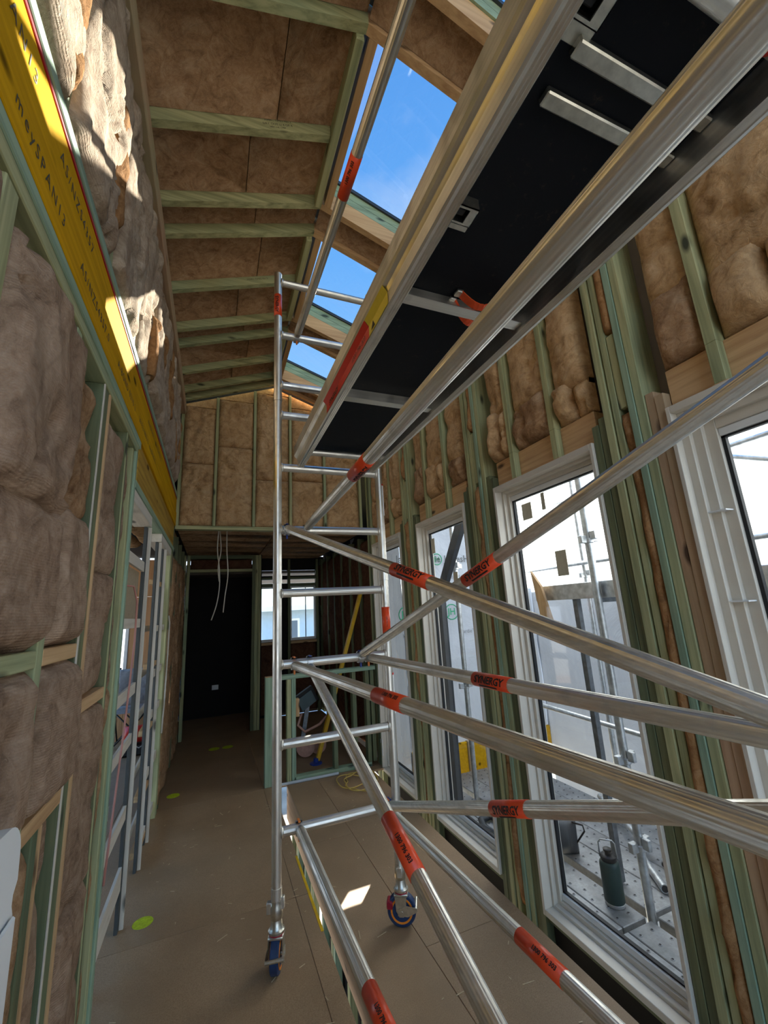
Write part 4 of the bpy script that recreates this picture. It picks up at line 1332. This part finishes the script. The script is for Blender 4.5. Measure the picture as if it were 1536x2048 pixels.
# ================================================================== LOOSE THINGS INSIDE
# white moulded tray standing on edge against the studs
tr = MB()
prof = []
x0, x1 = -0.37, -0.27
for k in range(9):
    a = math.radians(90 * k / 8)
    prof.append((0.927 - 0.055 + 0.055 * math.sin(a), 1.41 - 0.055 + 0.055 * math.cos(a)))
out = [(0.20, 1.43)] + prof + [(0.930, 1.32), (0.918, 1.305), (0.918, 1.29), (0.926, 1.275), (0.926, 0.02), (0.20, 0.02)]
tr.prism([(x0, y, z) for y, z in out][::-1], (x1 - x0, 0, 0))
t_ = empty('shower_tray', 'white moulded plastic tray standing on edge against the left wall studs', 'tray', (-0.32, 0.6, 0.02))
tr.build('shell', 'white_plastic', t_)
MB().box(-0.268, -0.262, 0.2, 0.915, 0.03, 1.28, ch=0.003).build('inner_panel', 'white_plastic', t_)
MB().box(-0.365, -0.305, 0.932, 0.965, 1.24, 1.345, ch=0.008).build('latch', 'black_plastic', t_)

# folding chair and red tool bag seen through the slatted frame
ch = empty('folding_chair', 'black folding chair with grey cloth seen through the slatted frame', 'chair', (-1.0, 7.5, 0))
lg = MB()
xa, xb, ya, yb = -1.27, -0.80, 7.32, 7.68
for y in (ya, yb):
    lg.tube((xa, y, 0), (xb, y, 0.5), 0.011, 8).tube((xb, y + 0.024, 0), (xa, y + 0.024, 0.5), 0.011, 8)
for x in (xa, xb):
    lg.tube((x, ya, 0.03), (x, yb, 0.5), 0.011, 8).tube((x + 0.024, yb, 0.03), (x + 0.024, ya, 0.5), 0.011, 8)
lg.tube((xb, yb, 0.5), (xb, yb, 1.05), 0.011, 8).tube((xa, yb, 0.5), (xa, yb, 1.05), 0.011, 8)
lg.build('leg_frame', 'black_plastic', ch, True)
batt('seat', ch, (xb + 0.01, ya, 0.5), (0, 1, 0), (-1, 0, 0), 0.36, 0.48, 0.02, 3.1, 'grey_cloth', 0.04, 0.01, 0.01)
batt('backrest', ch, (xa, ya + 0.02, 0.56), (1, 0, 0.02), (0, 0.3, 1), 0.48, 0.50, 0.03, 3.7, 'grey_cloth', 0.04, 0.015, 0.02)
tb = empty('tool_bag', 'red tool bag on a dark tray on the floor behind the slatted frame', 'tool bag', (-0.85, 7.0, 0))
batt('bag_top', tb, (-1.06, 6.86, 0.17), (1, 0, 0), (0, 0.35, 1), 0.42, 0.20, 0.08, 8.8, 'red_sticker', 0.08, 0.02, 0.02)
MB().box(-1.08, -0.62, 6.84, 7.16, 0.0, 0.15, ch=0.02).build('tray', 'black_plastic', tb)
MB().path([(-1.05, 6.82, 0.12), (-0.95, 6.81, 0.17), (-0.85, 6.82, 0.1), (-0.75, 6.81, 0.16), (-0.66, 6.82, 0.12)], 0.010).build('cord', 'galv', tb, True)

# yellow prop leaning on the right wall beyond the low wall
pr = empty('leaning_prop', 'yellow prop leaning against the far right wall behind the low wall', 'prop', (1.16, 5.28, 0))
MB().beam((1.18, 5.29, 0.03), (1.83, 5.40, 1.93), 0.055, 0.04, (0, 1, 0)).build('bar', 'yellow_paint', pr)
MB().lathe((1.16, 5.28, 0.0), (0, 0, 1), [(0.07, 0), (0.07, 0.012), (0.03, 0.02), (0.028, 0.06)], 18).build('foot', 'blue_plastic', pr)
# work light on a stand
wk = empty('work_light', 'floodlight with pinkish carry handle behind the low wall', 'work light', (1.15, 5.6, 0))
MB().beam((1.02, 5.55, 0.62), (1.22, 5.60, 0.72), 0.06, 0.19, (0, 1, 0)).build('lamp_head', 'black_plastic', wk)
MB().beam((1.02, 5.50, 0.60), (1.20, 5.55, 0.69), 0.02, 0.15, (0, 1, 0)).build('lens', 'lamp_glass', wk)
MB().path([(1.05, 5.55, 0.50), (1.0, 5.52, 0.38), (1.08, 5.5, 0.30), (1.26, 5.5, 0.36), (1.36, 5.52, 0.44)], 0.016).build('carry_handle', 'copper_pink', wk, True)
MB().lathe((1.09, 5.53, 0.12), (0.3, 1, 0), [(0.02, 0), (0.11, 0.004), (0.11, 0.05), (0.02, 0.054)], 24).build('wheel', 'copper_pink', wk, auto=40)
MB().lathe((1.26, 5.60, 0.10), (0.3, 1, 0), [(0.02, 0), (0.10, 0.004), (0.10, 0.05), (0.02, 0.054)], 24).build('wheel', 'copper_pink', wk, auto=40)
MB().beam((1.05, 5.58, 0.12), (1.15, 5.60, 0.66), 0.03, 0.05, (0, 1, 0)).build('stand', 'galv_dark', wk)
# cable coil, conduit, hanging wires
cc = MB()
pts = []
for k in range(150):
    a = k / 150 * 2 * math.pi * 3.2
    r = 0.16 + 0.05 * math.sin(k * 0.21) + 0.02 * math.cos(k * 0.5)
    pts.append((1.42 + r * 1.1 * math.cos(a), 4.50 + r * 1.25 * math.sin(a), 0.008 + 0.007 * (k / 30)))
cc.path(pts, 0.0055, 8)
tag(cc.build('cable_coil', 'cable_yellow', None, True), 'yellow cable coiled on the floor in front of the low wall', 'cable')
cc = MB().tube((0.70, 4.83, 0.0142), (1.30, 4.82, 0.0142), 0.014, 16)
tag(cc.build('conduit_pipe', 'pipe_grey', None, auto=50), 'grey conduit lying at the foot of the low wall', 'pipe')
for pts, mt, lab in (([(0.03, 5.3, 2.78), (0.02, 5.3, 2.5), (0.05, 5.3, 2.25), (0.055, 5.31, 2.05), (0.03, 5.3, 1.85), (-0.02, 5.3, 1.68)], 'cable_white', 'longest pale wire hanging from the low ceiling before the dark doorway'),
                     ([(0.035, 5.32, 2.78), (0.06, 5.32, 2.5), (0.035, 5.32, 2.3), (0.05, 5.32, 2.12)], 'cable_white', 'short pale wire looped beside the longest one before the dark doorway'),
                     ([(0.12, 5.3, 2.78), (0.125, 5.3, 2.5), (0.145, 5.3, 2.2), (0.12, 5.3, 1.95), (0.105, 5.3, 1.76)], 'cable_white', 'pale wire hanging nearest the tower post before the dark doorway')):
    P = [Vector(q) for q in pts]
    fine = []
    for i in range(len(P) - 1):
        p0, p1, p2, p3 = P[max(0, i - 1)], P[i], P[i + 1], P[min(len(P) - 1, i + 2)]
        for k in range(6):
            t = k / 6
            fine.append(0.5 * ((2 * p1) + (p2 - p0) * t + (2 * p0 - 5 * p1 + 4 * p2 - p3) * t * t + (3 * p1 - p0 - 3 * p2 + p3) * t ** 3))
    fine.append(P[-1])
    tag(MB().path(fine, 0.006, 8).build('hanging_wire', mt, None, True), lab, 'wire')
tag(MB().path([(XL + 0.01, 4.74, 1.75), (XL + 0.02, 4.75, 1.68), (XL + 0.02, 4.74, 1.4), (XL + 0.02, 4.70, 1.0), (XL + 0.015, 4.66, 0.7)], 0.007, 8).build('wall_cable', 'cable_white', None, True), 'pale cable hanging beside the second slatted frame', 'cable')

# ================================================================== OUTSIDE
gr = box('ground', (-40, 60, -40, 80, -1.9, -1.76), 'ground', None, 0)
tag(gr, 'bare ground around the building', kind='structure')
# neighbouring wall in building wrap, with printing, closing the end of the walkway


def soft_sheet(name, mat, parent, O, U, V, lu, lv, amp, seed, nu=40, nv=24):
    O, U, V = Vector(O), Vector(U), Vector(V)
    N = U.cross(V)
    vs, fs = [], []
    for j in range(nv + 1):
        for i in range(nu + 1):
            u, v = lu * i / nu, lv * j / nv
            q = Vector((u * 1.3, v * 2.0, seed))
            vs.append(O + U * u + V * v + N * (amp * noise.noise(q) + amp * 0.4 * noise.noise(q * 4)))
    for j in range(nv):
        for i in range(nu):
            a = j * (nu + 1) + i
            fs.append((a, a + 1, a + nu + 2, a + nu + 1))
    return mesh_obj(name, vs, fs, mat, parent, True)


nb = struct('wall_neighbour', 'neighbouring house wall in white printed building wrap')
NY = 4.36
soft_sheet('building_wrap', 'building_wrap', nb, (2.30, NY, 0.20), (1, 0, 0), (0, 0, 1), 0.60, 2.75, 0.012, 1.5)
soft_sheet('building_wrap', 'building_wrap', nb, (1.97, NY, 0.20), (1, 0, 0), (0, 0, 1), 0.335, 0.68, 0.03, 1.5)
soft_sheet('building_wrap', 'building_wrap', nb, (1.97, NY, 0.955), (1, 0, 0), (0, 0, 1), 0.335, 1.995, 0.03, 6.5)  # gap under this sheet is invented, to drop a sun patch indoors
soft_sheet('building_wrap', 'building_wrap', nb, (1.965, 6.2, -0.3), (0, -1, 0), (0, 0, 1), 1.85, 3.4, 0.01, 6.5)  # added return sheet that stops sun slipping in at the far window
soft_sheet('building_wrap', 'building_wrap', nb, (2.90, NY + 0.01, 0.20), (1, 0, 0), (0, 0, 1), 0.92, 1.65, 0.012, 4.5)
box('base_beam', (1.97, 2.62, NY - 0.03, NY + 0.03, -0.09, 0.23), 'lvl_yellow', nb)
box('base_beam', (2.665, 3.79, NY - 0.03, NY + 0.03, -0.09, 0.23), 'lvl_yellow', nb)
box('base_stud', (2.622, 2.663, NY - 0.05, NY + 0.03, -0.09, 0.24), 'pink_z', nb)
TXT = (NY - 0.022)
for st, x, z, sz, bo_ in (('JamesHardie', 2.20, 2.235, 0.115, 0.002), ('JamesHardie', 2.83, 2.235, 0.115, 0.002), ('Hardie™ Wrap', 2.71, 2.02, 0.06, 0),
                          ('Hardie™ Wrap', 2.13, 1.39, 0.06, 0), ('Hardie™ Wrap', 2.86, 1.39, 0.06, 0), ('JamesHardie', 2.50, 0.90, 0.115, 0.002), ('JamesHardie', 3.35, 0.90, 0.115, 0.002),
                          ('Weather Barrier', 2.50, 0.46, 0.05, 0)):
    flat_text('lettering', st, sz, (x, TXT, z), (1, 0, 0), (0, 0, 1), 'wrap_ink', nb, bold=bo_)
for x, z, r in ((2.44, 2.235, 0.065), (2.58, 1.62, 0.085), (1.99, 1.62, 0.085)):
    lg_ = MB()
    lg_.path([(x + r * math.cos(2 * math.pi * k / 32), TXT - 0.004, z + r * math.sin(2 * math.pi * k / 32)) for k in range(32)], 0.006, 6, closed=True)
    lg_.build('logo_ring', 'wrap_green', nb, True)
    flat_text('lettering', 'JH', r * 1.25, (x, TXT, z), (1, 0, 0), (0, 0, 1), 'wrap_green', nb, bold=0.002)
sc_ = struct('wall_sheeting', 'white scaffold sheeting glowing with sun outside the windows')
soft_sheet('sheeting', 'building_wrap', sc_, (3.8, -3.5, -1.7), (0, 1, 0), (0, 0, 1), 7.86, 3.5, 0.03, 2.5)
soft_sheet('sheeting', 'scaffold_sheet', sc_, (3.8, -3.5, 1.805), (0, 1, 0), (0, 0, 1), 7.86, 3.2, 0.05, 7.5)
soft_sheet('sheeting', 'scaffold_sheet', sc_, (2.905, NY + 0.02, 1.86), (1, 0, 0), (0, 0, 1), 0.9, 3.1, 0.03, 9.5)
soft_sheet('sheeting', 'scaffold_sheet', sc_, (1.97, NY + 0.02, 2.96), (1, 0, 0), (0, 0, 1), 0.93, 2.0, 0.03, 9.5)
# steel deck planks outside, each its own thing
ends = [(-2.4, 2.03), (2.06, 4.31)]
cols = [(1.965, 2.11, 'nearest the window frame'), (2.115, 2.29, 'second from the window'), (2.346, 2.555, 'beside the scaffold pole'), (2.56, 2.78, 'in the middle of the walkway'), (2.785, 3.005, 'on the outer side of the walkway'), (3.01, 3.23, 'nearest the wrapped wall')]
for x0, x1, wh in cols:
    for k, (y0, y1) in enumerate(ends):
        r = empty('scaffold_plank', 'perforated steel plank %s, %s run' % (wh, 'far' if k else 'near'), 'plank', ((x0 + x1) / 2, y0, -0.1), group='steel planks of the outside walkway')
        MB().box(x0, x1, y0, y1, -0.1, -0.05, ch=0.004).build('deck', 'plank_steel', r)
        d1 = MB()
        nr = 3 if x1 - x0 > 0.2 else 2
        y = max(y0, 0.9) + 0.06
        q = 0
        while y < y1 - 0.04:
            for c in range(nr):
                x = x0 + (c + 0.5 + (0.25 if q % 2 else -0.25) * 0.7) * (x1 - x0) / nr
                d1.lathe((x, y, -0.0515), (0, 0, 1), [(0.011, 0), (0.009, 0.004), (0.006, 0.0045)], 10, 0)
                d1.lathe((x, y, -0.0475), (0, 0, 1), [(0.0062, 0), (0.006, 0.0012)], 8, 1)  # solid dark disc painted for the shade inside each hole
            y += 0.085
            q += 1
        tag(d1.build('perforations', None, r, mats=['plank_steel', 'ink']), kind='stuff')


def standard(x, y, z0, z1, cups, label):
    r = empty('scaffold_pole', label, 'scaffold pole', (x, y, z0))
    MB().tube((x, y, z0), (x, y, z1), 0.0242, 20).build('tube', 'galv', r, auto=50)
    for z in cups:
        c = MB().lathe((x, y, z), (0, 0, 1), [(0.03, 0), (0.034, 0.004), (0.034, 0.03), (0.028, 0.034)], 18)
        c.box(x - 0.075, x - 0.028, y - 0.016, y + 0.016, z, z + 0.05, ch=0.003).box(x + 0.028, x + 0.075, y - 0.016, y + 0.016, z + 0.01, z + 0.06, ch=0.003)
        c.box(x - 0.014, x + 0.014, y - 0.07, y - 0.028, z + 0.02, z + 0.075, ch=0.003)
        c.build('coupling', 'galv', r, auto=40)
    return r


standard(2.318, 2.045, -0.1, 3.3, (0.27, 0.72, 2.05, 2.52), 'galvanised scaffold pole standing beside the green water bottle')
standard(3.16, 2.0, -0.049, 3.3, (0.6, 1.1, 2.1), 'galvanised scaffold pole behind the raised platform edge')
standard(2.318, 0.55, -0.1, 3.3, (0.9, 2.05, 2.5), 'galvanised scaffold pole outside the nearest window')
standard(2.318, 3.75, -0.1, 3.3, (0.9, 2.05), 'galvanised scaffold pole outside the far windows')
standard(3.62, 3.3, -0.1, 4.5, (1.9, 2.6, 3.2), 'galvanised scaffold pole in front of the white sheeting')
standard(3.62, 1.3, -0.1, 4.5, (1.9, 2.6, 3.2), 'second galvanised scaffold pole in front of the white sheeting')
for A, B, lab in (((2.27, 0.5, 2.62), (2.27, 3.8, 2.62), 'upper ledger tube running along the outside poles'), ((3.572, -1.2, 2.05), (3.572, 4.25, 2.05), 'ledger tube in front of the white sheeting at head height'),
                  ((3.572, -1.2, 2.75), (3.572, 4.14, 2.75), 'higher ledger tube in front of the white sheeting'), ((3.11, 2.0, 0.62), (3.11, 4.2, 0.68), 'pale ledger tube low against the wrapped wall'),
                  ((2.36, 2.09, 2.4), (3.56, 3.26, 2.72), 'transom tube running out to the white sheeting')):
    tag(MB().tube(A, B, 0.022, 16).build('scaffold_tube', 'galv', None, auto=50), lab, 'scaffold tube')
standard(3.45, 2.55, -0.1, 4.5, (1.95, 2.9), 'galvanised scaffold pole between the raised platform and the sheeting')
tag(MB().tube((3.685, 0.2, 1.95), (3.685, 3.3, 3.4), 0.022, 16).build('scaffold_tube', 'galv', None, auto=50), 'diagonal brace tube rising in front of the white sheeting', 'scaffold tube')
tag(MB().tube((2.40, 4.20, 2.62), (3.7, 4.20, 2.62), 0.022, 16).build('scaffold_tube', 'galv', None, auto=50), 'cross tube high in front of the printed wrap', 'scaffold tube')
ud = empty('raised_platform', 'raised steel platform outside the near windows', 'platform', (2.6, 1.0, 1.7))
for i in range(3):
    box('deck_plank', (2.40 + i * 0.235, 2.63 + i * 0.235, -1.2, 2.62, 1.745, 1.79), 'plank_steel', ud)
MB().box(2.355, 2.395, -1.2, 2.66, 1.69, 1.80, ch=0.003).build('edge_channel', 'galv', ud)
MB().box(2.40, 3.0, 2.10, 2.15, 1.66, 1.735, ch=0.003).build('transom', 'galv_dark', ud)
MB().box(2.40, 2.44, 2.30, 2.34, -0.04, 1.74, ch=0.002).build('prop', 'galv_dark', ud)
MB().prism([(2.30, 2.62, 1.92), (2.30, 2.53, 1.80), (2.30, 2.45, 1.50), (2.30, 2.47, 1.46), (2.30, 2.57, 1.56)], (0.02, 0, 0)).build('wedge_board', 'pine_z', ud)
# charcoal post and diagonal strut outside the second window from the end
cp = empty('charcoal_strut', 'charcoal post with a diagonal strut outside the second far window', 'strut', (2.15, 3.83, 0))
MB().box(2.13, 2.19, 3.77, 3.88, -0.0475, 1.86, ch=0.003).build('post', 'charcoal', cp)
MB().beam((2.16, 3.82, 1.80), (2.17, 3.20, 2.62), 0.05, 0.11, (1, 0, 0)).build('diagonal', 'charcoal', cp)
# water bottle
bx, by, bz = 2.232, 2.205, -0.05
bo = empty('water_bottle', 'dark green insulated water bottle on the steel planks outside', 'bottle', (bx, by, bz))
MB().lathe((bx, by, bz), (0, 0, 1), [(0.050, 0.0), (0.0545, 0.003), (0.0545, 0.016), (0.0525, 0.018)], 32).build('base_ring', 'galv', bo, auto=40)
MB().lathe((bx, by, bz), (0, 0, 1), [(0.0525, 0.0182), (0.0555, 0.022), (0.0555, 0.195), (0.053, 0.212), (0.044, 0.222)], 32).build('body', 'bottle_green', bo, auto=50)
MB().lathe((bx, by, bz), (0, 0, 1), [(0.042, 0.2222), (0.045, 0.226), (0.045, 0.246), (0.038, 0.252), (0.016, 0.256), (0.016, 0.268), (0.024, 0.27), (0.024, 0.28), (0.018, 0.284)], 28).build('lid', 'black_plastic', bo, auto=40)
MB().path([(bx - 0.047 * 0.7, by + 0.047 * 0.7, bz + 0.235), (bx - 0.045 * 0.7, by + 0.045 * 0.7, bz + 0.31), (bx - 0.032 * 0.7, by + 0.032 * 0.7, bz + 0.325), (bx + 0.032 * 0.7, by - 0.032 * 0.7, bz + 0.325), (bx + 0.045 * 0.7, by - 0.045 * 0.7, bz + 0.31), (bx + 0.047 * 0.7, by - 0.047 * 0.7, bz + 0.235)], 0.004, 10).build('handle', 'galv', bo, True)
# loose tubes and clamps on the walkway, dark bag and cord
for A, B, lab in (((2.80, 2.40, 0.02), (3.15, 3.1, 0.02), 'steel tube lying open end toward the window behind the bottle'), ((2.56, 2.13, -0.024), (2.74, 2.42, -0.024), 'short steel tube lying beside the pole with its open end showing'),
                  ((2.78, 2.28, -0.024), (3.14, 2.50, -0.024), 'steel tube lying behind the pole under the others')):
    d = (Vector(B) - Vector(A)).normalized()
    o = MB().tube(A, B, 0.0242, 18)
    o.lathe(Vector(A) - d * 0.0008, d, [(0.019, 0), (0.019, 0.001)], 16, 1)  # black disc painted for the shade of the hollow end
    ob = o.build('loose_tube', None, None, mats=['galv', 'ink'], auto=50)
    tag(ob, lab, 'tube')
for x, y, z, lab in ((2.66, 2.07, -0.028, 'rusty scaffold clamp on the planks beside the pole'), (2.90, 2.24, -0.028, 'rusty scaffold clamp beside the loose tubes')):
    o = MB().lathe((x, y, z - 0.02), (0, 0, 1), [(0.035, 0), (0.04, 0.02), (0.03, 0.05)], 10).box(x - 0.05, x + 0.05, y - 0.012, y + 0.012, z, z + 0.03, ch=0.003).tube((x + 0.03, y, z), (x + 0.05, y + 0.03, z + 0.07), 0.007, 10)
    tag(o.build('scaffold_clamp', 'copper_pink', None, auto=40), lab, 'clamp')
bg_ = empty('dark_bag', 'dark bag standing on the walkway behind the bottle', 'bag', (2.4, 2.75, -0.05))
batt('side', bg_, (2.30, 2.74, -0.05), (0.9, -0.45, 0), (0, 0, 1), 0.16, 0.20, 0.06, 5.5, 'charcoal', 0.08, 0.02, 0.02)
MB().path([(2.42, 2.66, 0.02), (2.47, 2.62, 0.10), (2.46, 2.62, 0.14), (2.41, 2.67, 0.15)], 0.006, 8).build('strap', 'black_plastic', bg_, True)
hd = MB().path([(2.05, 3.10, -0.02), (2.03, 3.22, -0.02), (2.08, 3.33, -0.02), (2.18, 3.35, -0.02), (2.24, 3.24, -0.02), (2.22, 3.05, -0.02), (2.14, 2.99, -0.02)], 0.026, 10, closed=True)
tag(hd.build('black_hose', 'charcoal', None, True), 'black hose looped on the planks outside the middle window', 'hose')
# house across the way, seen through the small back windows
hs = empty('neighbour_house', 'pale blue house across the way, seen through the back windows', 'house', (2.5, 15, -1.7))
MB().box(-2, 7, 15, 20, -1.7, 1.9).build('walls', 'house_blue', hs)
for x in (0.6, 2.1, 3.4, 4.6):
    MB().box(x, x + 0.7, 14.97, 15.02, 0.6, 1.55, ch=0.01).build('window_frame', 'house_white', hs)
    MB().box(x + 0.08, x + 0.62, 14.955, 14.968, 0.68, 1.47).build('window_pane', 'house_glass', hs)
MB().prism([(-2.3, 14.6, 1.9), (-2.3, 20.4, 1.9), (-2.3, 17.5, 3.4)], (9.6, 0, 0)).build('roof', 'house_roof', hs)
MB().box(-2.3, 7.3, 14.55, 14.62, 1.82, 1.98).build('gutter', 'house_white', hs)
